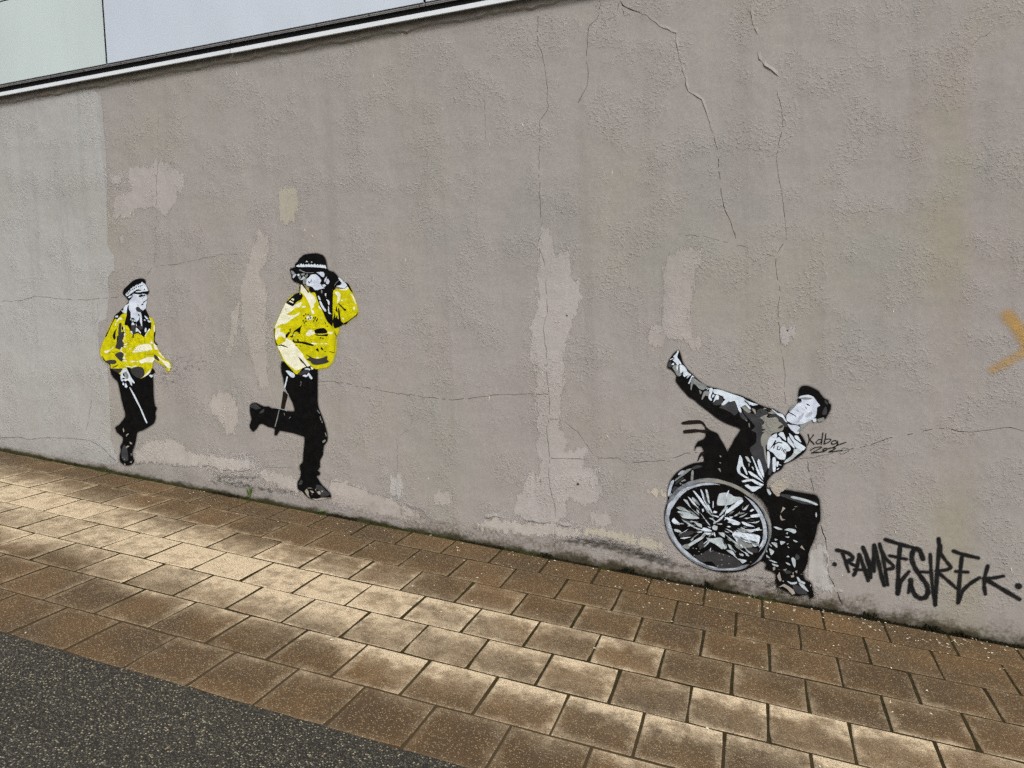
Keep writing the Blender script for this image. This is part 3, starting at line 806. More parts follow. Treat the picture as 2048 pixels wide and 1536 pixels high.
def ribbon(V_, F_, A_, pts, wd, y, soft):
    n = len(pts); hw = wd / 2
    offs = [-hw - soft, -hw, hw, hw + soft] if soft else [-hw, hw]
    cov = [0., 1., 1., 0.] if soft else [1., 1.]
    k = len(offs); base = len(V_)
    jl = [1 + random.uniform(-.07, .07) for _ in pts]
    dirs = []
    for i in range(n):
        d = (pts[min(i+1, n-1)] - pts[max(i-1, 0)]); d = d.normalized() if d.length > 0 else Vector((1, 0)); dirs.append(d)
    for i, q in enumerate(pts):
        nr = Vector((-dirs[i].y, dirs[i].x))
        for o, c in zip(offs, cov):
            e = q + nr * o * jl[i]; V_.append((e.x, y, e.y)); A_.append(c)
    for i in range(n - 1):
        for j in range(k - 1):
            a = base + i * k + j; F_.append((a, a + 1, a + k + 1, a + k))
    for end, sgn in ((0, -1), (n - 1, 1)):      # round ends
        q = pts[end]; d = dirs[end] * sgn; nr = Vector((-d.y, d.x)); m = 6
        c0 = len(V_); V_.append((q.x, y, q.y)); A_.append(1.)
        ring = []
        for j in range(m + 1):
            a = -math.pi / 2 + math.pi * j / m
            u = d * math.cos(a) + nr * math.sin(a)
            e = q + u * hw; V_.append((e.x, y, e.y)); A_.append(1.); i1 = len(V_) - 1
            if soft:
                e = q + u * (hw + soft); V_.append((e.x, y, e.y)); A_.append(0.)
            ring.append(i1)
        for j in range(m):
            F_.append((c0, ring[j], ring[j+1]))
            if soft: F_.append((ring[j], ring[j] + 1, ring[j+1] + 1, ring[j+1]))
def dots(fr, pts, r=.006, ry=None):
    out = []
    for a, b in pts:
        c = path('%s %s,%s' % (fr, a, b))[0]
        out.append([c + Vector((r * math.cos(t) * random.uniform(.8, 1.2), (ry or r) * math.sin(t) * random.uniform(.8, 1.2))) for t in (0, 1.05, 2.1, 3.14, 4.2, 5.2)])
    return out

# ---- figure 1: walking with a thin stick
F = Figure('painted_person', 'small painted figure in yellow jacket and chequered cap walking with a thin white stick', 'mural figure', (255, 930), group='figures of the street mural')
tr = F.sheets('trousers', 'black', ['A3 410,-60 430,100 480,190 590,300 620,420 650,560 680,720 720,880 750,1000 780,1090 780,1200 700,1310 640,1390 530,1470 545,1530 580,1600 720,1720 710,1860 660,1950 670,2050 640,2200 650,2330 740,2420 860,2440 960,2400 1010,2330 980,2230 960,2100 1000,1990 1050,1800 1090,1590 1220,1540 1330,1480 1500,1370 1560,1230 1550,1080 1585,980 1540,900 1510,700 1500,400 1490,200 1440,100 1300,60 900,20 700,-40'], halo='blackhalo', hw=.02)
F.sheets('boot_shading', 'slate', ['A4 700,860 760,760 830,880 850,1000 860,1150 760,1180 700,1100 680,960'], tr)
F.sheets('flaked_chip', 'chipcol', ['A4 720,340 740,340 760,410 735,440', 'A4 800,540 830,480 880,480 840,510 820,550', 'A4 890,680 950,710 960,750 910,740', 'A4 790,820 850,780 890,800 830,830 830,860', 'A4 700,1070 730,1075 715,1090', 'A4 740,1130 780,1110 770,1140', 'A4 920,990 945,985 940,1050', 'A4 750,1230 790,1250 770,1300', 'A4 900,1200 950,1180 940,1230'], tr, sm=False)
jk = F.sheets('jacket', 'yellow', ['A2 520,-190 580,-150 700,-280 810,-310 830,-250 770,-30 840,10 890,80 930,170 985,250 1080,200 1190,240 1265,310 1300,250 1400,90 1440,110 1450,-50 1395,-190 1460,-170 1520,-80 1550,100 1540,200 1510,330 1525,480 1620,620 1700,740 1800,860 1900,930 1960,1030 1930,1100 1930,1160 1880,1180 1830,1140 1840,1080 1740,1020 1600,930 1500,900 1480,1060 1430,1160 1380,1260 1240,1345 1180,1370 1090,1330 900,1300 660,1270 430,1120 400,1010 240,890 160,780 150,640 200,480 280,300 400,0'], halo='yellowhalo', hw=.028)
F.sheets('outline', 'black', ['A2 300,300 270,290 350,140 420,-20 510,-200 530,-180 420,30 360,170', 'A2 190,790 240,860 300,940 400,1000 430,1120 390,1020 240,910', 'A2 1510,330 1520,200 1545,100 1560,180 1535,330 1545,420 1620,500 1560,500 1520,430',
    'A2 475,330 460,280 500,170 570,80 545,160 530,290 550,330 500,380', 'A2 695,60 730,30 745,110 700,130', 'A2 670,190 760,160 790,190 740,205 690,215', 'A2 575,290 610,280 605,360 580,480 545,600 525,580 560,470',
    'A2 960,320 985,250 1010,260 1000,310 1040,325', 'A2 450,1070 520,1060 600,1010 580,1050 500,1085', 'A2 1380,650 1405,660 1440,750 1415,735', 'A2 1430,1240 1480,1100 1550,1190 1530,1230 1480,1260', 'A2 420,1110 500,1170 620,1235 680,1300 640,1360 480,1330 420,1240', 'A2 830,1080 930,1110 960,1240 1060,1330 1180,1370 1080,1390 900,1380 860,1200'], jk)
F.strokes('sleeve_line', 'black', [('A2 260,690 340,718 450,690 540,740 600,830', .0022), ('A2 1283,320 1288,600 1292,870 1290,1160', .0024), ('A2 460,1090 600,1010', .002)], jk)
F.sheets('shadow_paint', 'charcoal', ['A2 630,-40 690,-40 680,180 760,200 740,330 710,400 750,470 740,560 680,580 650,630 560,600 530,590 570,480 600,300 610,120', 'A2 520,760 600,700 700,690 750,760 720,830 740,870 700,940 640,900 560,820', 'A2 290,920 400,890 540,900 560,960 500,1000 380,990 300,940', 'A2 440,1110 560,1120 700,1110 690,1170 620,1230 500,1170', 'A2 930,1120 1100,1065 1230,1090 1280,1180 1270,1290 1180,1365 1060,1330 950,1230', 'A2 1520,760 1570,770 1640,850 1660,930 1600,900 1530,850'], jk)
F.sheets('highlight', 'cream', ['A2 980,680 1060,570 1160,510 1280,490 1300,480 1430,500 1470,580 1480,630 1340,660 1270,670 1100,700 990,710', 'A2 1140,920 1280,850 1400,820 1520,830 1530,880 1480,960 1300,960 1200,990', 'A2 1510,480 1560,500 1630,630 1540,620', 'A2 1640,670 1700,740 1800,860 1740,830 1640,720',
    'A2 1620,800 1700,860 1800,920 1900,960 1950,1080 1900,1120 1820,1040 1740,950 1640,860', 'A2 240,680 310,650 380,640 440,600 490,550 470,600 400,650 330,720 270,710', 'A2 750,230 790,200 780,290', 'A2 740,330 770,310 780,360', 'A2 720,400 740,380 770,450', 'A2 750,500 840,460 810,510', 'A2 740,540 850,560 780,570', 'A2 660,640 690,570 710,580 680,650 740,710 690,690', 'A2 750,740 790,730 780,790', 'A2 720,850 800,790 770,840 820,880 740,870', 'A2 710,900 820,910 820,940 730,920',
    'A2 920,920 1040,920 1030,950 940,950', 'A2 1060,930 1120,930 1100,960', 'A2 780,1040 900,1050 940,1080 840,1070', 'A2 930,1110 1000,1050 1100,1040 1000,1080', 'A2 1240,1345 1300,1270 1420,1150 1440,1170 1380,1260', 'A2 1290,310 1300,240 1400,90 1420,120 1340,220', 'A2 1510,30 1540,10 1550,180 1520,150', 'A1 565,1200 620,1100 690,1090 720,1150 640,1140 590,1210', 'A1 525,1300 540,1230 565,1250 540,1300', 'A2 1410,460 1450,440 1460,360 1480,440 1510,480 1460,475', 'A2 890,610 950,580 930,610 900,630', 'A2 740,40 770,60 770,140 790,200 755,160'], jk)
F.sheets('sleeve_fold', 'yellow', ['A2 430,640 500,600 560,610 620,655 540,690 460,690', 'A2 1300,690 1470,650 1640,660 1620,730 1500,740 1340,760', 'A2 1300,1170 1380,1050 1400,980 1440,1000 1400,1130'], jk)
vst = F.sheets('collar', 'black', ['A1 885,690 850,850 820,1050 765,1260 840,1290 890,1360 930,1450 985,1530 1080,1480 1190,1520 1265,1590 1300,1530 1400,1370 1440,1390 1450,1230 1385,1090 1400,1060 1340,930 1300,880 1200,880 1000,700', 'A1 505,1050 650,920 780,790 880,670 885,740 760,790 720,900 700,920 800,960 700,1000 580,1130 510,1090'])
F.sheets('tie', 'charcoal', ['A1 940,1290 1060,1290 1070,1400 1060,1500 980,1490 950,1400', 'A1 1130,1310 1230,1290 1240,1380 1180,1400 1130,1370'], vst)
F.sheets('shirt', 'white', ['A1 750,850 780,790 870,730 885,760 840,830 820,970 740,965 690,910 740,905', 'A1 525,1070 555,1045 575,1065 545,1090', 'A1 570,1050 590,1030 610,1060 575,1100', 'A1 915,1150 935,1095 945,1150', 'A1 950,1185 970,1130 985,1180', 'A1 1000,1180 1010,1130 1045,1190', 'A1 950,1270 980,1200 1030,1275', 'A1 1060,1230 1090,1310 1070,1300', 'A1 1070,1345 1130,1400 1190,1470 1180,1500 1120,1440 1060,1450', 'A1 1280,1030 1320,1060 1390,1130 1340,1130 1300,1090', 'A1 1265,1150 1290,1130 1310,1160 1285,1170', 'A1 1350,1160 1440,1170 1460,1200 1400,1215', 'A1 1290,1390 1310,1350 1335,1370 1325,1460 1290,1450', 'A1 920,1440 965,1440 985,1520 950,1490'], vst)
cp = F.sheets('cap', 'black', ['A1 728,470 735,410 770,350 860,265 980,155 1080,110 1190,88 1270,112 1308,165 1300,240 1390,400 1385,430 1340,490 1000,560 940,600 900,660 850,620 800,550 745,510'], halo='blackhalo', hw=.012)
F.sheets('chequered_band', 'white', ['A1 795,495 835,445 850,460 880,395 900,410 940,330 960,350 990,290 1010,320 1050,265 1065,285 1090,240 1120,260 1150,225 1190,225 1215,170 1245,200 1290,225 1330,290 1380,390 1370,410 1250,425 1150,445 1060,440 1040,400 1000,430 880,520 830,550', 'A1 860,580 900,540 975,525 930,570 880,595'], cp, sm=False)
F.sheets('band_check', 'black', dots('A1', [(845, 485), (875, 462), (905, 420), (935, 388), (980, 372), (1030, 342), (1075, 312), (1130, 300), (1180, 285), (1222, 276), (1285, 370)], .0052) , cp, sm=False)
F.sheets('peak_shading', 'charcoal', ['A1 1040,430 1060,385 1130,365 1210,400 1130,410 1060,425'], cp)
fc = F.sheets('face', 'skin', ['A1 990,480 1150,500 1200,490 1230,480 1330,500 1350,600 1330,650 1345,680 1330,760 1320,850 1280,880 1240,915 1220,890 1180,870 1160,840 1090,820 1060,850 1090,930 1190,960 1215,1080 1225,1300 1205,1300 1170,1190 1160,1060 1130,1150 1065,1205 1040,1140 1000,1100 935,1090 930,960 885,880 885,760 890,670 950,600 980,540'])
F.sheets('face_shading', 'charcoal', ['A1 1070,830 1130,810 1180,870 1230,895 1240,930 1160,945 1085,900', 'A1 1090,760 1140,770 1110,780', 'A1 1170,560 1290,500 1300,540 1250,550'], fc)
F.sheets('features', 'black', ['A1 1125,545 1180,505 1230,500 1250,540 1200,560 1190,575', 'A1 1215,600 1280,565 1230,605', 'A1 1240,710 1290,660 1340,650 1300,680 1260,720', 'A1 1190,775 1230,730 1265,745 1225,775', 'A1 1040,455 1170,480 1300,450 1380,420 1390,440 1330,480 1240,470 1220,500 1180,480 1080,480', 'A1 1110,1000 1150,1010 1160,1060 1130,1040'], fc)
hd = F.sheets('hand', 'white', ['A3 700,20 760,-40 820,-40 880,60 940,180 1030,310 1020,345 960,310 970,380 940,390 900,300 850,260 800,290 760,260 720,290 690,270 670,180 680,90', 'A3 720,360 740,310 775,370 750,395', 'A3 780,420 800,330 835,380 850,430 810,450', 'A2 1400,1290 1440,1270 1500,1300 1460,1345'])
F.sheets('palm_shading', 'mid', ['A3 780,60 830,50 880,150 860,230 800,210'], hd)
F.sheets('finger_gap', 'black', ['A3 730,100 770,60 780,180 740,140', 'A3 700,240 740,200 800,220 740,240'], hd)
F.sheets('stick', 'white', ['A3 905,455 925,455 1040,640 1140,850 1230,1040 1310,1230 1360,1350 1330,1350 1270,1230 1180,1010 1100,850 1010,680'])

# ---- figure 2: the runner
F = Figure('painted_person', 'large painted figure in yellow jacket running on one leg, hand raised to the face', 'mural figure', (630, 998), group='figures of the street mural')
tr = F.sheets('trousers', 'black', ['B3 760,-120 750,80 780,180 800,300 830,430 900,560 980,720 1020,890 850,890 640,840 560,840 490,800 400,800 330,770 240,730 160,730 110,780 110,930 140,1050 100,1200 150,1290 190,1300 250,1240 300,1160 370,1150 480,1210 610,1250 610,1370 650,1385 690,1330 720,1290 850,1310 1000,1340 1150,1390 1220,1420 1225,1530 1200,1760 1190,1930 1130,2000 1130,2060 1150,2140 1140,2240 1080,2360 1090,2480 1180,2540 1300,2660 1450,2700 1600,2670 1760,2660 1750,2580 1650,2470 1580,2400 1500,2280 1470,2220 1530,2200 1540,2150 1490,2100 1540,2040 1540,1900 1600,1780 1620,1600 1690,1500 1690,1360 1640,1160 1580,990 1500,770 1490,430 1490,40 1400,-60 1000,-80'], halo='blackhalo', hw=.016)
F.sheets('baton', 'brownblack', ['B3 790,480 880,560 850,690 810,860 740,840 770,620'])
F.strokes('baton_strap', 'white', [('B3 870,195 845,300 820,400', .0095)], tr); F.strokes('strap_tail', 'pale', [('B3 815,410 850,490 895,560', .0034), ('B3 640,828 720,845 800,862 860,885', .003)], tr)
F.strokes('baton_edge', 'mid', [('B3 705,870 665,1040 622,1205', .006)], tr)
F.sheets('boot_shading', 'slate', ['B3 115,780 200,735 260,770 330,830 230,860 180,830 130,820', 'B3 300,940 340,880 400,850 380,920', 'B4 1480,1120 1580,1150 1650,1230 1740,1310 1700,1350 1560,1370 1540,1290 1460,1180', 'B4 1100,1110 1150,1020 1190,1050 1160,1120'], tr)
F.strokes('knee_ticks', 'mid', [('B3 1490,880 1530,930', .006), ('B3 1545,1010 1560,1070', .007), ('B3 1580,1100 1585,1125', .008), ('B3 1650,1340 1670,1400', .006), ('B4 1610,240 1640,215', .014), ('B3 1150,280 1155,340 1135,375', .0025), ('B3 805,930 820,980', .003), ('B3 910,1040 940,1015', .003)], tr)
F.sheets('flaked_chip', 'chipcol', ['B4 1230,1250 1270,1200 1310,1260 1310,1330 1340,1390 1290,1350', 'B4 1330,1230 1400,1250 1420,1280 1380,1290', 'B4 1470,1260 1540,1250 1560,1310 1520,1320', 'B4 1380,1400 1480,1410 1560,1385 1760,1385 1550,1430 1440,1440', 'B4 1140,1260 1180,1270 1230,1350 1180,1310', 'B4 1270,1190 1400,1195 1330,1180', 'B4 1440,1210 1465,1200 1460,1250', 'B4 1560,1240 1610,1240 1590,1275', 'B4 1370,1310 1385,1315 1375,1330', 'B4 1085,880 1110,800 1145,880 1120,910'], tr, sm=False)
jk = F.sheets('jacket', 'yellow', ['B2 650,-549 720,-480 800,-400 850,-365 930,-350 960,-250 1020,-110 1090,20 1150,170 1265,310 1280,390 1300,180 1320,360 1420,360 1410,480 1360,530 1370,700 1350,880 1290,1050 1200,1160 1100,1190 960,1210 900,1190 830,1130 700,1150 560,1320 430,1200 290,1040 250,960 160,750 110,560 100,370 160,220 240,40 350,-170 420,-260 560,-350 630,-350 645,-450', 'B1 1250,830 1360,800 1480,790 1560,740 1620,830 1690,980 1730,1120 1755,1260 1740,1330 1660,1380 1560,1460 1500,1510 1440,1500 1400,1450 1300,1420 1240,1500 1235,1200 1240,1000'], halo='yellowhalo', hw=.030)
F.sheets('highlight', 'cream', ['B2 160,750 240,690 320,640 330,580 380,590 480,660 560,760 620,830 690,920 730,1000 790,1080 830,1140 720,1170 620,1210 540,1240 480,1190 420,1150 300,1020 230,870', 'B2 100,370 160,220 230,60 350,-170 460,-130 520,-60 480,0 420,40 350,90 480,110 610,55 600,90 480,170 390,230 330,280 230,290 170,320 130,370', 'B2 110,500 140,380 230,370 210,440 300,470 330,520 310,580 250,540 180,550 140,620 120,590', 'B1 600,690 640,690 700,810 760,870 860,950 900,1060 850,1110 860,1160 810,1210 850,1250 870,1300 820,1310 800,1250 790,1180 740,1060 680,960 620,880 590,860 590,760', 'B1 470,1180 430,1140 600,1060 610,1090 560,1170', 'B2 740,490 830,400 920,450 920,490 780,530', 'B2 1190,450 1290,450 1270,500 1190,470', 'B2 820,690 900,670 1000,695 920,705', 'B2 1030,690 1100,685 1080,705', 'B2 1125,685 1190,675 1150,710', 'B2 750,160 800,100 870,130 880,180 800,210', 'B1 1285,860 1340,850 1400,900 1390,1000 1350,1090 1330,1080 1340,960 1290,890', 'B1 1365,800 1480,790 1560,735 1560,800 1480,830', 'B1 1600,900 1640,910 1690,1000 1730,1110 1690,1080 1640,960', 'B1 1400,1010 1440,1030 1530,990 1480,1020 1420,1045', 'B1 1660,1170 1690,1160 1695,1230 1670,1220', 'B1 1430,1390 1470,1400 1460,1430', 'B2 950,965 1010,970 990,1005', 'B1 940,1140 1020,1200 1020,1225 960,1190', 'B1 600,1170 650,1140 700,1160 640,1185', 'B2 840,1150 900,1200 860,1220', 'B2 1045,185 1065,140 1070,160', 'B2 480,510 510,500 520,530'], jk)
F.sheets('outline', 'black', ['B2 85,400 110,370 100,500 130,640 170,730 130,700 100,560', 'B1 1480,650 1560,690 1610,780 1650,870 1610,840 1540,740', 'B1 1755,1260 1740,1330 1660,1385 1560,1465 1510,1520 1440,1510 1560,1450 1660,1370 1735,1310', 'B2 320,520 400,440 420,470 350,570', 'B2 400,400 440,380 430,430 450,490', 'B2 410,540 460,520 500,430 600,360 665,310 640,370 620,490 560,440 500,460 470,560', 'B2 920,410 1020,375 1120,370 1180,430 1170,470 1090,480 940,480', 'B2 940,495 1060,510 1190,490 1180,535 1040,530 950,520', 'B2 490,640 700,650 850,690 910,720 880,735 800,720 650,680 510,670', 'B2 520,720 570,725 540,735', 'B2 610,730 660,735 630,745', 'B2 945,810 990,780 1010,860 980,840', 'B2 1040,780 1070,760 1110,830 1080,820', 'B2 1120,840 1165,855 1130,858', 'B2 740,900 800,935 860,970 840,985 780,940', 'B2 165,735 240,705 290,720 390,770 300,750 240,730', 'B2 590,955 660,1020 720,1090 775,1170 760,1180 700,1100 640,1050', 'B1 1340,1090 1400,1120 1470,1190 1520,1220 1490,1250 1430,1180', 'B1 1300,1230 1320,1140 1330,1200 1345,1280 1310,1250', 'B1 1350,1200 1380,1220 1400,1380 1420,1480 1370,1430', 'B2 1290,220 1330,100 1350,180 1420,180 1480,240 1510,270 1450,330 1330,370', 'B1 1270,1350 1290,1270 1300,1400 1330,1330 1350,1480 1280,1480', 'B2 1120,230 1160,280 1150,290', 'B2 1165,325 1195,325 1190,345', 'B1 300,1060 380,980 470,900 570,870 630,930 600,1010 520,1050 460,1110 420,1150 300,1090', 'B1 550,840 560,740 575,740 565,830', 'B2 1320,450 1370,520 1360,530'], jk)
F.sheets('shadow_paint', 'charcoal', ['B2 760,1010 850,970 960,1000 1080,980 1160,940 1190,960 1180,1020 1220,1050 1150,1090 1000,1120 880,1110 830,1050', 'B2 470,610 500,600 510,640 480,650', 'B2 560,600 590,595 600,640 570,640'], jk)
F.strokes('seam_line', 'black', [('B2 1230,850 1280,862 1330,868', .003), ('B2 1330,420 1360,530 1340,700 1330,860', .0018)], jk)
F.sheets('rank_mark', 'cream', ['B1 385,1010 420,990 460,1010 440,1040', 'B1 345,1055 370,1035 440,1070 430,1095', 'B1 560,900 580,890 590,920'], jk, sm=False)
F.sheets('badge_tick', 'black', dots('B2', [(705, 115), (740, 85), (790, 95), (830, 120), (740, 170), (690, 222), (712, 262), (745, 228), (800, 182), (840, 160), (900, 158), (930, 182), (980, 182), (908, 222), (965, 215), (940, 150), (1045, 570), (1095, 578)], .0062, .005), jk, sm=False)
vst = F.sheets('collar', 'black', ['B1 770,750 820,740 870,800 940,830 1060,790 1200,700 1280,720 1290,800 1250,850 1243,1200 1240,1540 1210,1540 1150,1480 1100,1400 1040,1250 960,1100 920,960 880,860 800,870 760,830', 'B1 600,690 640,690 700,790 760,850 740,870 690,800'], halo='blackhalo', hw=.008)
F.sheets('collar_highlight', 'white', ['B1 940,940 970,950 1000,1030 960,1010', 'B1 970,1060 1000,1050 1060,1160 1110,1240 1080,1260 1010,1160', 'B1 1085,890 1110,890 1110,940 1090,940', 'B1 1110,1010 1170,1040 1180,1110 1160,1130 1140,1060', 'B1 1150,1160 1165,1160 1175,1270 1220,1310 1160,1300'], vst)
F.sheets('collar_grey', 'mid', ['B1 1005,820 1030,830 1030,890 1010,880', 'B1 1105,960 1115,960 1115,990'], vst)
cp = F.sheets('cap', 'black', ['B1 475,330 470,300 530,230 560,180 640,110 740,80 890,68 960,80 1040,110 1090,180 1110,250 1130,380 1180,430 1260,450 1330,520 1370,580 1420,640 1440,680 1400,720 1330,720 1300,760 1200,740 1000,760 800,740 700,690 620,680 600,710 520,660 460,640 410,590 390,480 365,400 400,375 480,355'], halo='blackhalo', hw=.012)
F.sheets('chequered_band', 'white', ['B1 490,335 550,295 560,320 580,290 610,280 620,310 650,285 670,315 700,290 720,310 760,280 780,310 810,290 840,310 880,280 900,315 940,290 960,315 1000,295 1020,320 1045,300 1060,325 1085,305 1110,350 1110,385 1080,370 960,360 800,350 650,350 550,350', 'B1 690,250 715,220 745,250', 'B1 795,250 820,235 830,260'], cp, sm=False)
F.sheets('strap', 'mid', ['B1 560,420 580,400 700,460 850,460 840,470 720,475 640,450', 'B1 385,420 430,430 470,480 420,510'], cp)
fc = F.sheets('face', 'skin', ['B1 710,600 760,560 800,510 860,500 920,510 980,570 1010,620 990,680 1030,750 1080,780 1000,800 930,820 880,820 830,760 780,740 720,730 700,690', 'B1 910,460 1040,450 1080,500 1050,560 1000,530 960,490', 'B1 1070,630 1100,570 1120,545 1120,600 1090,660', 'B1 1110,650 1140,590 1180,640 1150,700 1110,690', 'B1 1030,720 1070,700 1110,730 1060,760', 'B1 430,520 480,490 500,510 460,560 430,580', 'B1 520,500 560,490 560,540 530,530', 'B1 640,540 680,560 680,590 640,600 590,620 620,580'])
F.sheets('ear', 'mid', ['B1 640,600 690,570 710,620 690,700 640,690', 'B1 540,560 570,510 600,560 610,600 580,620', 'B1 590,490 670,480 660,520 610,520', 'B1 680,520 740,490 720,560 690,560'], fc)
F.sheets('features', 'black', ['B1 740,640 780,660 760,690', 'B1 790,660 800,610 815,600 805,650', 'B1 980,680 1030,640 1060,660 1010,700', 'B1 980,560 1040,600 1020,630', 'B1 1000,540 1060,570 1050,590', 'B1 1050,650 1080,660 1060,690'], fc)
hd = F.sheets('hand', 'white', ['B1 1355,570 1400,580 1450,640 1500,670 1540,730 1490,780 1400,770 1320,740 1400,720 1430,680 1400,640', 'B3 850,70 900,65 1000,110 1035,150 1020,200 980,205 920,160', 'B3 1190,170 1230,145 1280,150 1320,105 1360,160 1395,220 1370,240 1330,200 1310,160 1270,195', 'B3 1230,30 1290,10 1350,30 1330,60'])
F.sheets('cuff', 'charcoal', ['B3 1090,130 1150,90 1250,40 1340,60 1300,110 1200,140 1150,160'], hd)
F.strokes('radio_aerial', 'mid', [('B1 1280,730 1320,670 1365,630', .0022)], hd)

# ---- the wheelchair
F = Figure('painted_wheelchair', 'painted black wheelchair with white-spoked wheel rolling downhill', 'mural figure', (1450, 1145), -.0030, group='figures of the street mural')
fr = F.sheets('frame', 'black', ['C2 630,800 730,830 870,890 930,1000 1000,1110 1060,1230 1110,1300 1150,1536 1200,1800 600,1800 600,1536 590,1380 540,1290 590,1250 550,1160 470,1150 430,1170 405,1230 420,1140 480,1050 580,1010 630,940', 'C5 160,960 165,800 220,620 330,470 500,350 680,275 930,235 1100,200 1400,60 1600,500 1700,700 1500,760 900,760 500,880 300,1060 200,1180'], halo='blackhalo', hw=.012)
F.sheets('handle', 'brownblack', ['C2 125,680 160,650 280,620 500,615 590,660 650,760 740,840 640,830 600,740 540,690 440,690 200,705', 'C2 170,830 250,810 420,795 500,810 640,815 640,880 500,860 400,870 190,885', 'C2 460,1440 490,1340 540,1270 620,1290 560,1330 520,1380 480,1450'])
bw = F.sheets('rear_wheel', 'bluerim', ['C5 370,490 440,420 510,420 480,470 390,510', 'C5 160,950 165,840 220,650 280,610 290,640 240,770 220,870 190,930'])
F.sheets('rear_wheel_grey', 'mid', ['C5 380,550 540,400 650,380 560,460 420,560 310,640 320,590', 'C5 650,420 690,430 680,600 650,640 630,600', 'C5 430,640 500,600 530,620 450,650', 'C5 400,670 430,670 440,700 420,710', 'C5 450,700 510,700 490,740 460,730', 'C5 195,930 240,880 260,950 210,1060', 'C5 1190,380 1230,380 1245,450', 'C5 1215,250 1250,255 1235,280', 'C5 1220,110 1260,120 1240,150'], bw)
F.sheets('rear_wheel_dark', 'slate', ['C5 650,360 760,310 870,330 780,370 680,390', 'C5 320,710 340,640 460,560 490,570 380,660', 'C5 250,810 310,740 390,770 390,830 260,860'], bw)
# the big wheel: painted as a skewed ellipse
WC = Vector((1437, 1050)); WX = Vector((106.6, 4.2)); WY = Vector((15.0, 94.0))
def wp(deg, r):
    a = math.radians(deg); q = WC + WX * (math.cos(a) * r) + WY * (math.sin(a) * r)
    return Vector(at(q.x, q.y))
def arc(d0, d1, r0, r1, taper=True):
    n = max(4, int(abs(d1 - d0) / 6)); a = []; b = []
    for i in range(n + 1):
        t_ = i / n; d = d0 + (d1 - d0) * t_
        k = min(1, 5 * t_, 5 * (1 - t_)) if taper else 1
        mid_ = (r0 + r1) / 2; h_ = (r1 - r0) / 2 * max(.06, k) * random.uniform(.85, 1.1)
        a.append(wp(d, mid_ + h_)); b.append(wp(d, mid_ - h_))
    return a + b[::-1]
wh = F.sheets('front_wheel', 'black', [[wp(d, 1.0) for d in range(0, 360, 6)]], halo='blackhalo', hw=.014)
F.sheets('tyre', 'greyrim', [arc(-175, -60, .90, 1.0), arc(-70, 60, .93, 1.0), arc(85, 215, .93, .995), arc(60, 100, .90, .97), arc(200, 250, .9, .99)], wh)
F.sheets('tyre_highlight', 'stone', [arc(-112, -28, .91, .985), arc(-40, 18, .955, .99)], wh)
F.sheets('rim', 'bluerim', [arc(-48, 38, .83, .905), arc(112, 192, .895, .965), arc(-160, -115, .86, .93), arc(-132, -80, .855, .90), arc(186, 212, .90, .97), arc(75, 112, .915, .955)], wh)
F.sheets('spoke', 'white', ['C5 680,840 720,850 860,1010 1010,1240 980,1240 860,1100 760,960', 'C5 830,810 860,830 940,1000 1070,1270 1050,1280 900,1040', 'C5 1290,920 1360,950 1310,980', 'C5 1340,1280 1400,1200 1600,1040 1690,1010 1700,1060 1550,1180 1390,1290', 'C5 570,950 640,1000 740,1120 820,1230 780,1220 660,1080', 'C5 940,1260 1060,1320 1200,1350 1190,1380 1060,1330', 'C5 1110,1240 1170,1260 1150,1290 1090,1280', 'C5 860,1210 890,1200 900,1250 870,1260', 'C5 1320,1380 1400,1380 1640,1480 1600,1536 1460,1490 1440,1460', 'C5 1860,1330 2040,1300 2040,1360 1880,1380', 'C5 240,1450 290,1390 420,1520 300,1510', 'C5 1840,1250 1880,1205 1930,1220 1870,1260', 'C5 1085,1040 1100,1060 1095,1180 1080,1170',
    'C6 880,460 960,470 1060,520 1040,540 890,530', 'C6 1330,250 1640,350 1600,400 1500,400 1450,360 1400,310', 'C6 1670,340 1740,350 1940,440 1800,430 1700,390', 'C6 1590,480 1700,490 1880,500 2030,460 2030,500 1870,550 1680,545 1620,510', 'C6 1480,590 1540,545 1700,560 2000,610 2048,650 2030,760 2000,830 1920,850 1870,780 1700,740 1540,690', 'C7 390,1280 450,1150 480,1140 450,1230', 'C6 930,560 1080,570 1080,610 940,600', 'C6 1100,560 1120,560 1140,640 1110,630'], wh)
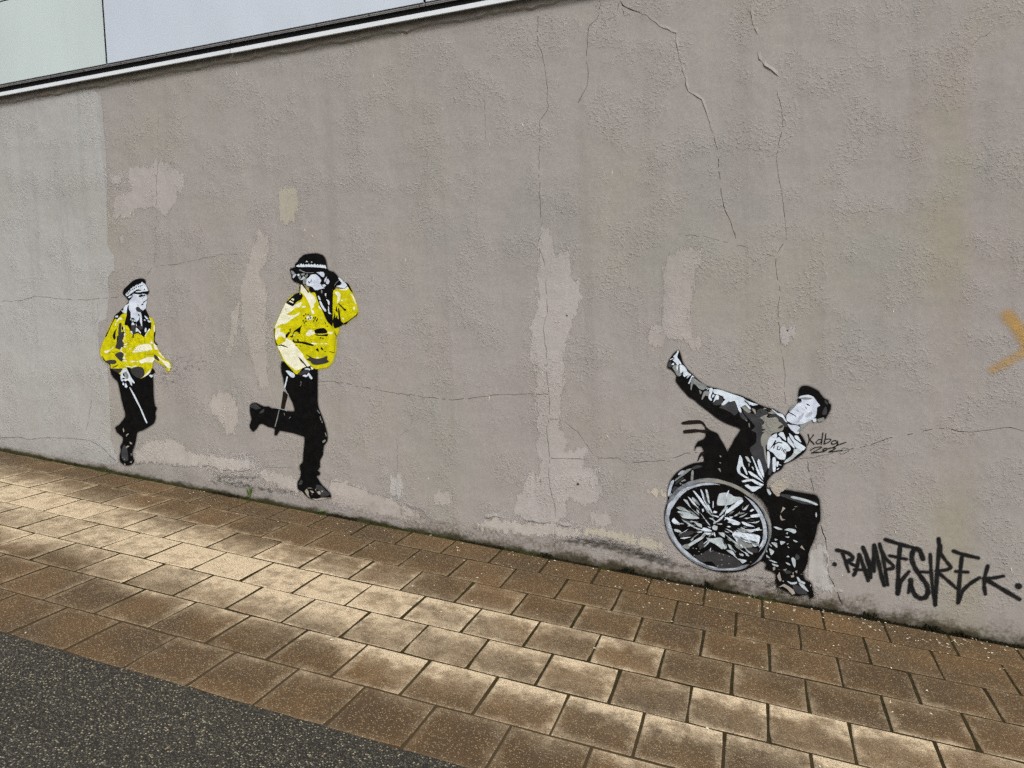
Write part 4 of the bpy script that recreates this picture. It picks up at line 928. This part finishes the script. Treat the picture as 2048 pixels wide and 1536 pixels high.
F.sheets('spoke_grey', 'pale', ['C5 930,810 970,820 1010,1000 1020,1100 980,1040', 'C5 1180,1000 1220,890 1350,870 1450,900 1520,950 1640,960 1690,990 1560,1060 1420,1120 1180,1130', 'C5 1210,1340 1290,1220 1370,1160 1350,1220 1260,1320', 'C5 480,1010 560,1030 640,1190 770,1290 800,1330 720,1270 600,1150', 'C5 360,1250 560,1270 700,1330 810,1390 700,1410 480,1390 420,1330', 'C5 1510,1350 1640,1260 1580,1340', 'C5 1620,1370 1790,1290 1700,1360', 'C5 1690,1220 1820,1110 1760,1220', 'C5 1730,1390 1870,1370 1780,1410', 'C6 820,150 890,230 1030,410 980,380', 'C6 440,280 560,340 700,440 850,490 800,510 640,430 500,340', 'C6 610,300 760,360 850,390 860,460 780,430 700,350', 'C6 1070,450 1110,405 1180,440 1160,510 1090,500', 'C6 1000,260 1080,270 1150,330 1250,240 1290,240 1260,290 1100,390 1100,320', 'C6 1160,380 1270,370 1260,400', 'C6 950,670 1080,680 1190,660 1260,670 1310,740 1300,870 1270,900 1180,830 1100,780 1020,740', 'C6 580,800 700,720 840,640 920,550 940,590 880,680 740,770 600,850', 'C6 1200,560 1300,560 1330,600 1320,660 1250,620', 'C6 1320,520 1420,560 1370,560', 'C6 290,490 380,500 450,560 320,540', 'C6 1360,920 1480,930 1550,1030 1480,1010', 'C6 1620,990 1700,1000 1710,1040 1650,1030', 'C6 1740,950 1830,1040 1770,1030', 'C6 1750,890 1880,960 1900,1010 1800,960', 'C6 1580,1090 1780,1130 1690,1190 1640,1140', 'C6 1300,800 1350,800 1370,870 1310,900', 'C6 1390,790 1460,830 1480,920 1420,870', 'C6 1760,340 1900,350 2040,320 1960,370', 'C6 970,430 1050,450 1020,470', 'C6 1330,590 1480,700 1540,760 1480,740'], wh)
F.sheets('spoke_shadow', 'mid', ['C5 690,970 760,1030 820,1130 740,1090', 'C5 340,1170 420,1150 530,1200 500,1250 400,1220', 'C6 1540,760 1620,690 1740,760 1880,800 1890,860 1740,870 1600,890 1540,830', 'C6 440,840 560,790 610,860 560,900'], wh)
rs = random.Random(11)
def sliver(a, r0, r1, wd):
    m_ = (r0 + r1) / 2; j = rs.uniform(-7, 7)
    return [wp(a + j, r0), wp(a + j * .4 + wd * 30 / m_ * .5, m_ * rs.uniform(.94, 1.06)), wp(a, r1), wp(a + j * .5 - wd * 26 / m_ * .5, m_ * rs.uniform(.94, 1.06))]
for mat_, cnt in (('white', 20), ('pale', 24), ('mid', 16), ('charcoal', 16)):
    lst = []
    for _ in range(cnt):
        a = rs.choice((rs.uniform(-70, 70), rs.uniform(100, 250), rs.uniform(0, 360))); r0 = rs.uniform(.12, .66); lst.append(sliver(a, r0, min(.82, r0 + rs.uniform(.07, .26)), rs.uniform(.025, .08)))
    F.sheets('spoke', mat_, lst, wh)
F.sheets('hub_shadow', 'charcoal', ['C6 380,620 500,540 660,520 700,560 620,610 480,650', 'C6 980,920 1200,960 1500,1050 1680,1220 1500,1270 1200,1280 1060,1150 850,1150 700,1030 850,1000', 'C6 780,800 880,720 900,860 820,880', 'C6 1760,870 1980,880 2000,960 1880,960'], wh)
F.sheets('flaked_chip', 'chipcol', dots('C6', [(1045, 945), (1215, 985), (1300, 1010), (1265, 1115), (1180, 1240), (1270, 1215), (1410, 1190), (1420, 1045), (680, 875), (745, 885), (800, 945), (850, 990), (705, 1020), (745, 1255), (1860, 1155)], .003), wh, sm=False)

# ---- the man in it
F = Figure('painted_person', 'painted black and white figure in dark coat, one arm flung back, seated in the wheelchair', 'mural figure', (1595, 1190), -.0052, group='figures of the street mural')
ct = F.sheets('coat', 'black', ['C1 130,540 150,440 200,340 300,210 390,138 440,165 490,330 540,480 660,640 820,800 950,920 1100,1030 1180,1060 1450,1130 1800,1240 C3 0,310 200,395 370,490 550,560 700,600 850,690 940,760 990,850 1050,920 1220,1090 1290,1180 1360,1330 1350,1420 1290,1500 C4 1300,610 1120,690 1060,790 980,840 900,880 830,950 760,1050 740,1180 500,1290 300,1190 C5 1600,640 1450,500 1387,61 C2 1170,1110 1220,1000 1290,900 1345,795 1230,740 1040,670 850,560 700,440 540,320 400,200 260,110 C1 850,1410 680,1320 600,1230 480,1100 370,950 345,890 360,760 230,620 160,590'], halo='blackhalo', hw=.012)
F.sheets('coat_grey', 'slate', ['C3 30,600 210,680 330,690 350,620 430,580 540,620 590,680 520,720 410,760 490,880 450,960 500,1010 450,1080 430,1200 450,1330 490,1400 510,1560 560,1800 500,1900 400,1720 280,1600 200,1400 330,1280 330,1080 230,1030 310,960 260,880 180,790 60,660', 'C2 910,350 1080,220 1230,240 1280,370 1290,450 1220,520 1130,450 980,380', 'C2 1320,500 1380,440 1500,580 1400,600', 'C1 140,540 165,450 215,420 240,560 170,570', 'C1 1340,1480 1440,1320 1520,1330 1560,1460 1450,1530', 'C2 780,290 850,220 930,180 980,230 880,310', 'C4 830,600 870,620 870,780 830,920 780,900 800,780'], ct)
F.sheets('lapel', 'stone', ['C3 410,765 500,720 570,705 540,760 620,770 760,750 800,850 880,880 900,960 860,1040 750,1070 650,1100 600,1200 560,1300 520,1370 540,1536 570,1700 540,1700 500,1536 480,1380 440,1330 425,1200 460,1100 500,1070 450,1060 520,1010 440,980 480,960 440,940 500,880 470,820', 'C3 470,600 510,565 600,620 700,620 740,690 600,690 580,660 640,640 540,590', 'C2 1370,350 1440,330 1520,400 1560,440 1500,470 1430,420', 'C2 1570,370 1640,400 1660,470 1640,490 1590,420'], ct)
F.sheets('lapel_shade', 'charcoal', ['C3 580,740 680,690 760,700 860,760 960,860 970,960 900,940 830,860 740,760 640,770', 'C3 770,980 850,920 890,940 830,990'], ct)
F.sheets('sleeve', 'white', ['C1 1310,1130 1500,1150 1750,1240 2048,1340 C2 1480,220 1690,290 1680,305 1600,320 1540,300 1550,390 1520,390 1440,310 1360,350 1360,460 1310,430 1260,290 1220,220 1120,240 1000,170 C1 1560,1320 1440,1270 1320,1240', 'C2 950,300 1040,190 1120,200 1020,300', 'C1 1210,1110 1250,1090 1300,1140 1270,1230 1230,1330 1270,1390 1250,1430 1180,1360 1190,1230', 'C1 1260,1340 1290,1260 1340,1280 1290,1340', 'C1 1300,1470 1340,1340 1380,1270 1440,1300 1440,1390 1370,1400', 'C1 1100,1130 1140,1080 1150,1100', 'C1 1130,1160 1190,1095 1200,1120', 'C1 440,520 520,510 600,590 640,680 740,760 640,780 560,820 530,760 540,670 480,720 440,690', 'C1 620,860 650,790 740,760 690,800', 'C1 660,980 740,810 770,780 820,830 760,830 720,930 690,985'], ct)
F.sheets('sleeve_grey', 'mid', ['C1 260,580 300,510 430,520 440,590 420,690 490,740 440,800 380,790 330,690', 'C1 740,880 820,850 960,950 1130,1040 1100,1110 1040,1150 940,1120 850,1020 780,1000 740,1150 720,1130', 'C1 1000,1380 1070,1180 1210,1200 1170,1310 1090,1290 1030,1390', 'C1 940,1150 1010,1200 970,1260', 'C2 1430,600 1480,620 1470,640', 'C2 1505,680 1525,680 1535,760 1515,750'], ct)
F.strokes('sleeve_gap', 'black', [('C3 100,420 160,480 220,550', .006), ('C3 20,560 80,690 170,790', .0055), ('C1 430,560 430,700', .005)], ct)
hd = F.sheets('hand', 'white', ['C1 390,140 420,160 400,230 380,310 420,370 470,440 490,500 450,490 390,430 430,490 380,510 330,440 265,390 310,350 280,290 330,240 370,190', 'C1 190,370 270,335 290,345 220,380', 'C1 230,510 270,460 305,470 290,510', 'C1 360,530 400,530 390,640 365,640'])
fc = F.sheets('face', 'skin', ['C3 950,740 990,660 1090,580 1170,490 1260,450 1250,380 1200,370 1240,320 1310,310 1400,300 1500,340 1560,400 1600,470 1640,520 1580,560 1570,680 1530,760 1420,840 1300,900 1170,910 1050,880 960,830', 'C3 970,900 1050,920 1130,920 1190,940 1240,980 1200,1010 1210,1090 1150,1100 1100,1060 1030,1000'])
F.sheets('face_shading', 'mid', ['C3 990,640 1060,510 1170,470 1090,580 1010,660', 'C3 1200,900 1300,890 1450,820 1400,890 1300,980 1190,1060 1170,1040 1240,960', 'C3 1230,370 1330,350 1480,370 1420,400 1300,400', 'C3 1580,780 1680,750 1730,790 1690,840 1600,850'], fc)
F.sheets('face_tone', 'bluerim', ['C3 1170,810 1290,660 1300,720 1200,860', 'C3 1330,720 1460,640 1480,700 1380,770'], fc)
F.sheets('ear', 'white', ['C3 1480,800 1550,780 1560,840 1510,860'], fc)
F.sheets('features', 'black', ['C3 1150,400 1200,370 1250,400 1250,430 1200,440 1170,470 1190,400', 'C3 1350,490 1390,485 1440,530 1400,520', 'C3 1335,540 1370,580 1350,580', 'C3 1150,605 1200,640 1180,640', 'C3 985,640 1000,650 1080,690 1150,740 1140,745 1060,700 990,665', 'C3 940,720 985,640 1000,600 1010,620 990,680'], fc)
cp = F.sheets('cap', 'black', ['C3 1200,320 1230,160 1290,120 1370,115 1460,145 1600,220 1660,300 1720,370 1800,410 1820,480 1860,500 1850,600 1790,720 1740,790 1700,760 1560,800 1570,680 1580,560 1640,520 1600,470 1500,340 1400,300 1300,310'], halo='blackhalo', hw=.016)
F.sheets('cap_grey', 'slate', ['C3 1700,620 1750,540 1780,600 1770,690 1710,720 1680,680', 'C3 1740,400 1800,470 1780,500 1730,440'], cp)
sh = F.sheets('shirt', 'white', ['C4 760,380 770,230 830,130 950,65 960,130 900,250 850,330 800,400', 'C4 990,90 1040,40 1090,50 1140,160 1140,215 1060,150', 'C4 930,180 1010,140 1060,210 1170,270 1240,370 1230,420 1160,440 1150,470 1120,600 1000,590 930,530 880,460 800,410 880,330 930,260', 'C4 1180,240 1190,130 1300,290 1320,380 1240,300', 'C4 1210,60 1290,130 1330,200 1460,290 1550,360 1470,420 1330,340 1300,250 1230,150', 'C4 1320,110 1390,120 1460,250 1400,220 1330,160', 'C4 760,440 810,460 820,600 800,770 770,750', 'C4 870,580 920,550 940,620 930,830 880,840', 'C4 950,640 1000,650 980,740 950,740', 'C4 1000,690 1060,720 1010,715', 'C4 950,800 1010,770 980,810', 'C3 640,590 700,620 760,670 850,690 900,740 940,820 970,860 930,850 870,770 780,720',
    'C4 160,690 200,510 250,580 270,700 340,830 360,910 330,900 250,740 210,780 220,870 400,990 300,970 170,880 140,790', 'C4 440,540 470,560 560,760 640,900 680,1020 570,890 500,680', 'C4 560,640 590,590 630,660 690,870 690,970 600,800', 'C4 370,840 430,850 560,940 690,1070 600,1020 430,920', 'C4 240,1040 330,1010 470,1000 600,1070 690,1110 640,1150 500,1080 430,1040 280,1065', 'C4 300,1130 370,1110 420,1150 520,1150 650,1160 480,1260 400,1210'])
F.sheets('shirt_grey', 'pale', ['C4 1310,390 1400,380 1470,430 1380,500 1290,580 1200,640 1100,670 1150,600 1250,530 1300,460', 'C4 310,540 370,550 430,660 370,640', 'C4 440,750 480,760 490,830', 'C4 380,680 400,690 390,750'], sh)
F.strokes('shirt_lettering', 'marker', [('C4 935,215 915,290 893,370', .0050), ('C4 925,285 985,250 1065,262', .0052), ('C4 985,325 965,385 1010,402 1048,345', .0042), ('C4 1060,412 1082,372', .0040), ('C4 1090,442 1100,410 1122,392', .0042), ('C4 1108,468 1142,400', .0042), ('C4 1135,490 1165,432', .0042), ('C4 1180,520 1190,460 1240,480 1225,520 1190,535', .0030)], sh)
lg = F.sheets('trousers', 'black', ['C7 600,60 700,180 800,230 830,160 930,95 1200,140 1500,190 1560,210 1620,300 1640,500 1640,720 1590,800 1550,1000 1500,1150 1440,1280 1400,1400 1390,1536 C8 1380,560 1330,680 1290,760 1330,900 1450,970 1480,1080 1510,1240 1440,1290 1400,1200 1180,1230 1000,1150 850,1080 780,1060 740,950 740,790 650,730 520,680 550,590 500,530 430,500 C7 560,1290 640,1050 655,900 640,700 560,450 440,280 300,150 400,60'], halo='blackhalo', hw=.018)
F.sheets('knee_sheen', 'slate', ['C7 830,175 1050,200 1300,260 1560,340 1580,400 1300,380 1000,280 840,220', 'C8 1130,450 1150,380 1210,420 1210,480 1160,500', 'C8 900,730 1000,720 1060,760 960,790', 'C8 1080,1010 1180,1020 1300,1100 1380,1190 1200,1200 1100,1120'], lg)
F.sheets('trouser_fleck', 'pale', ['C7 1040,230 1100,225 1300,270 1500,340 1590,390 1560,410 1400,350 1280,320 1060,260', 'C7 550,70 600,90 640,170 600,200 560,130', 'C7 680,850 760,850 870,900 790,910', 'C7 910,910 1000,880 1140,910 1140,970 1090,980 1010,940', 'C7 945,980 980,960 970,1000', 'C7 920,1050 1010,1050 980,1075', 'C7 710,1090 770,1110 720,1130', 'C7 820,1140 930,1160 840,1220', 'C7 640,1170 750,1180 760,1280 700,1230', 'C7 970,1250 1010,1275 985,1275', 'C7 1090,1110 1180,1150 1150,1165 1100,1140', 'C7 600,1290 700,1350 640,1430 610,1360', 'C7 540,1420 620,1490 550,1470', 'C7 1540,600 1560,550 1575,610 1560,660', 'C8 950,440 980,410 1010,445', 'C8 1050,480 1075,445 1130,490 1140,580 1120,660 1080,590', 'C8 930,550 1000,570 1030,610 980,600', 'C8 590,500 660,510 770,560 680,550', 'C8 650,570 780,610 770,640 690,620', 'C8 1160,850 1200,860 1240,920 1330,960 1320,1000 1200,950', 'C8 1200,970 1300,1010 1400,1140 1370,1140 1250,1050', 'C8 960,930 1050,960 1160,950 1150,990 1050,1000', 'C8 955,170 990,165 975,185', 'C8 520,265 560,320 550,350', 'C8 580,165 640,200 650,235'], lg)
F.sheets('flaked_chip', 'chipcol', ['C7 870,440 930,470 900,500 830,570 860,500', 'C7 820,600 850,640 870,690 930,700 860,720 825,690', 'C7 1110,430 1190,430 1130,445', 'C7 1070,510 1130,460 1100,500', 'C7 1125,820 1140,815 1160,880', 'C7 1230,1270 1260,1225 1330,1330 1270,1290', 'C8 670,650 720,640 720,700 680,720', 'C8 760,820 810,750 850,920 820,940 780,890', 'C8 1040,820 1100,810 1110,850 1050,860', 'C8 1120,740 1170,710 1170,770', 'C8 780,1060 900,990 1000,1040 1090,1110 1130,1190 1070,1210 960,1090 880,1040', 'C8 860,930 900,920 890,950', 'C8 1230,790 1290,790 1260,800', 'C8 870,705 960,680 930,720', 'C8 770,690 840,710 790,700', 'C8 1430,1000 1460,1010 1440,1050', 'C8 1080,750 1095,750 1095,800 1075,800'], lg, sm=False)

# ---- writing
F = Figure('graffiti_tag', 'black sprayed tag reading RAMPESTREK between two dots at the wall foot', 'graffiti', (1850, 1215), -.0030)
q = 200/2048 * .00305
F.spray('letter', 'tag', [('T1 240,408 350,430 480,470 565,540 550,600 440,625', 72*q), ('T1 350,440 420,640 490,850', 62*q), ('T1 440,625 530,680 640,740', 60*q)], soft=.0042)
F.spray('letter', 'tag', [('T1 590,920 650,800 700,500', 66*q), ('T1 700,500 780,700 885,1030', 74*q), ('T1 600,805 860,812', 56*q)], soft=.0042)
F.spray('letter', 'tag', [('T1 780,350 850,540 920,800 935,970', 74*q), ('T1 780,350 900,620 1005,840', 70*q), ('T1 1010,305 1000,560 1008,840', 72*q), ('T1 1010,305 1090,620 1150,900 1215,1130', 76*q)], soft=.0042)
F.spray('letter', 'tag', [('T1 1120,280 1190,560 1240,850 1285,1120', 64*q), ('T1 1150,400 1260,590 1395,720 1385,780 1260,800', 64*q)], soft=.0042)
F.spray('letter', 'tag', [('T1 1240,190 1520,280 1800,355', 72*q), ('T1 1540,330 1510,650 1500,1000 1480,1300', 76*q), ('T1 1325,520 1670,592', 62*q), ('T1 1495,1310 1560,1050 1720,845', 68*q)], soft=.0042)
F.spray('letter', 'tag', [('T1 2008,590 1950,430 1870,375 1795,450 1780,600 1850,780 1980,970 2080,1110 2110,1260 2060,1370 1960,1395 1860,1340 1780,1200 1755,1020', 84*q), ('T1 1750,1000 1710,1280', 56*q)], soft=.0046)
F.spray('letter', 'tag', [('T2 130,390 145,700 175,1050 228,1430', 62*q), ('T2 -60,745 160,765', 58*q)], soft=.0042)
F.spray('letter', 'tag', [('T2 300,70 312,250 275,700 232,1430', 70*q), ('T2 340,200 352,380 480,560 550,650 470,705 250,730', 62*q), ('T2 300,770 480,920 660,1080', 64*q)], soft=.0042)
F.spray('letter', 'tag', [('T2 605,322 760,380 1115,465', 68*q), ('T2 775,450 740,800 692,1390', 66*q), ('T2 650,738 900,755', 60*q), ('T2 700,1380 800,1130 960,980 1140,868', 66*q)], soft=.0042)
F.spray('letter', 'tag', [('T2 1308,625 1245,860 1235,1060 1258,1205', 64*q), ('T2 1215,882 1400,875 1630,835', 62*q), ('T2 1255,895 1600,1100 1955,1310', 76*q)], soft=.0042)
F.spray('dot', 'tag', [('T1 198,695 202,697', 84*q)], soft=.0048); F.spray('dot', 'tag', [('T2 1934,1040 1937,1043', 112*q)], soft=.0048)
F = Figure('signature', 'small handwritten black signature with a date beside the seated figure', 'signature', (1650, 912), -.0030)
F.strokes('name_lettering', 'marker', [('S 275,310 302,400 318,480', .0056), ('S 318,480 305,570 262,670', .005), ('S 465,330 340,492', .0052), ('S 335,500 490,655', .0052), ('S 740,490 640,490 550,580 600,640 700,600 740,530', .0044), ('S 785,260 760,430 735,650', .0052), ('S 885,290 870,430 820,640', .0052), ('S 880,480 1000,470 1060,500 980,580 830,640', .0044), ('S 1230,530 1140,530 1070,600 1120,650 1240,610 1270,540 1290,600 1260,690 1130,760', .0050), ('S 1250,690 1400,640 1570,585', .0050)])
F.strokes('date_lettering', 'marker', [('S 350,860 500,770 680,740 740,760 560,860 420,940 395,950', .0042), ('S 400,945 640,925 830,890', .0056), ('S 780,820 800,860 870,870 930,830 900,790 820,800', .0050), ('S 960,800 1100,770 1220,790 1100,860 980,915 1200,890 1440,860', .0048), ('S 1420,830 1480,780 1640,800', .0018), ('S 1340,940 1400,980 1500,970 1690,860', .0018)])
F = Figure('orange_arrow', 'faded orange spray-painted arrowhead at the right edge of the wall', 'graffiti', (2040, 740), -.0028)
F.spray('spray_stroke', 'orange', [('Y 500,370 640,540 760,720 900,930', .060)], .022, pitch=.008)
F.spray('spray_stroke', 'orange', [('Y 900,960 560,1170 230,1350', .036)], .026, pitch=.008)

# ------------------------------------------------------------------ moss, weeds, fallen petals
def lumps(name, mat, spots, parent=None):
    v = []; f = []
    for x, y, z, r, h in spots:
        n = len(v); k = 5; a0 = random.random() * 6
        v += [(x + r * math.cos(a0 + i * 2 * math.pi / k) * random.uniform(.7, 1.2), y + r * math.sin(a0 + i * 2 * math.pi / k) * random.uniform(.7, 1.2), z + gz(r * math.cos(a0 + i * 2 * math.pi / k), 0) * .9 - .002) for i in range(k)]
        v.append((x + random.uniform(-.4, .4) * r, y + random.uniform(-.4, .4) * r, z + h))
        f += [(n + i, n + (i + 1) % k, n + k) for i in range(k)]
    o = mesh_obj(name, v, f, mat, parent); tag(o, kind='stuff'); return o
sp = []; bl = []
from mathutils import noise as mn
for _ in range(22000):
    x = random.uniform(-6, 5)
    dens = mn.noise(Vector((x * 2.1, 3.3, 0))) * .5 + .5; d2 = mn.noise(Vector((x * 9, 1.3, 5))) * .5 + .5
    if random.random() > dens * d2 * 2.2: continue
    y = -abs(random.gauss(0, .011)) - .001
    s = random.uniform(.003, .011) * (0.7 + dens)
    green = mn.noise(Vector((x * 3.1, 7.7, 2))) + (.35 if x < 0 else -.25)
    (sp if green > 0 else bl).append((x, y, gz(x, y) - .006, s, s * random.uniform(.6, 1.6)))
for cx, rr, nn in ((1.50, .055, 130), (2.62, .06, 150), (2.33, .08, 120), (1.05, .08, 110), (.55, .06, 60), (2.75, .05, 80)):
    for _ in range(nn):
        x = random.gauss(cx, rr * .55); y = -abs(random.gauss(0, .010)) - .001
        k = max(0, 1 - ((x - cx) / rr) ** 2)
        bl.append((x, y, gz(x, y) - .006 + random.uniform(0, .045 * k) * random.random(), random.uniform(.004, .009), random.uniform(.005, .012)))
jm = []
for _ in range(5200):                       # moss in the joints near the wall
    r = random.choice((1, 1, 1, 2, 2, 3, 4)); x = random.uniform(-4.5, 3.5)
    m_ = mn.noise(Vector((x * 2.3, r * 5.1, 1))) + (.15 if r < 3 else -.12)
    if m_ < .02: continue
    y = -EDGE[r] + random.gauss(0, .0022)
    jm.append((x, y, gz(x, y) - .010, random.uniform(.003, .0055), random.uniform(.004, .011)))
for _ in range(2600):
    r = random.choice((0, 0, 0, 1, 1, 2)); i = random.randint(-3, 26); xc = (i + PHASE[r] - 12) * L
    m_ = mn.noise(Vector((xc * 1.7, r * 3.1, 4)))
    if m_ < .08: continue
    y = -random.uniform(EDGE[r] + .02, EDGE[r+1]); x = xc + random.gauss(0, .002)
    jm.append((x, y, gz(x, y) - .010, random.uniform(.003, .005), random.uniform(.004, .010)))
lumps('moss', M['moss'], sp); lumps('dark_moss', M['blackmoss'], bl); lumps('joint_moss', M['moss'], jm)

def weed(px, py, blades, label, hgt, spread):
    x, y = on_ground(px, py); y = min(y, -.012)
    e = empty('weed', (x, y, gz(x, y) - .006), label, 'weed')
    for i in range(blades):
        a = random.uniform(0, 6.28); l = hgt * random.uniform(.6, 1.1); sp_ = spread * random.uniform(.4, 1.0); wd = l * (.06 if spread < hgt else .12)
        v = []; f = []
        for k in range(5):
            t_ = k / 4; rr = sp_ * t_ ** 1.4; zz = l * math.sin(t_ * 1.5) * (1 if spread < hgt else .7)
            ww = wd * (math.sin(math.pi * min(.98, t_ * .85 + .12)))
            cx, cy = x + rr * math.cos(a), y + rr * math.sin(a) * .5 - .004 * t_
            px_, py_ = -math.sin(a) * ww, math.cos(a) * ww
            v += [(cx - px_, cy - py_, e.location.z + zz + ww * .3), (cx, cy, e.location.z + zz - ww * .2), (cx + px_, cy + py_, e.location.z + zz + ww * .3)]
            if k: b_ = (k - 1) * 3; f += [(b_, b_ + 1, b_ + 4, b_ + 3), (b_ + 1, b_ + 2, b_ + 5, b_ + 4)]
        mesh_obj('leaf', v, f, M['leaf'], e)
weed(514, 994, 16, 'upright tuft of grass-like weed at the wall foot left of the runner', .085, .035)
weed(655, 1022, 12, 'low leafy weed rosette at the wall foot below the runner\'s shoe', .040, .055)
weed(232, 938, 8, 'tiny green weed under the small walking figure', .024, .035)

v = []; f = []
def petal(v, f, x, y, r, ratio=.55):
    n = len(v); a0 = random.random() * 6.28; k = 7; z = gz(x, y) + .0018
    for i in range(k):
        a = i * 2 * math.pi / k; u, w_ = r * math.cos(a) * random.uniform(.85, 1.15), r * ratio * math.sin(a) * random.uniform(.85, 1.15)
        xx, yy = x + u * math.cos(a0) - w_ * math.sin(a0), y + u * math.sin(a0) + w_ * math.cos(a0)
        v.append((xx, yy, gz(xx, yy) + .0022 + random.uniform(0, .0015)))
    v.append((x, y, z)); f += [(n + i, n + (i + 1) % k, n + k) for i in range(k)]
for _ in range(330):
    x = random.uniform(-4, 3.4); y = -min(abs(random.expovariate(2.6)) + .02, 2.0)
    if random.random() > .35 + .22 * (x + 1.5): continue
    petal(v, f, x, y, random.uniform(.003, .0075))
for _ in range(120):
    x = random.gauss(2.4, .8); y = -random.uniform(.015, .20)
    petal(v, f, x, y, random.uniform(.003, .010), .4)
tag(mesh_obj('petal_litter', v, f, M['petal']), kind='stuff')
for px, py, r, lb in ((1415, 1458, .0105, 'pale oval petal on a paver near the bottom edge, right of centre'), (1640, 1534, .007, 'pale petal at the very bottom edge of the pavement'), (664, 1280, .010, 'pale oval petal on a paver left of centre, near the asphalt'), (581, 1173, .008, 'pale oval petal on the dry strip of pavers'), (104, 1013, .008, 'pale petal on the pavers at far left'), (226, 939, .009, 'small white petal by the wall below the small walking figure')):
    x, y = on_ground(px, py); v = []; f = []
    petal(v, f, x, y, r); tag(mesh_obj('fallen_petal', v, f, M['petal']), lb, 'petal', 'fallen petals')
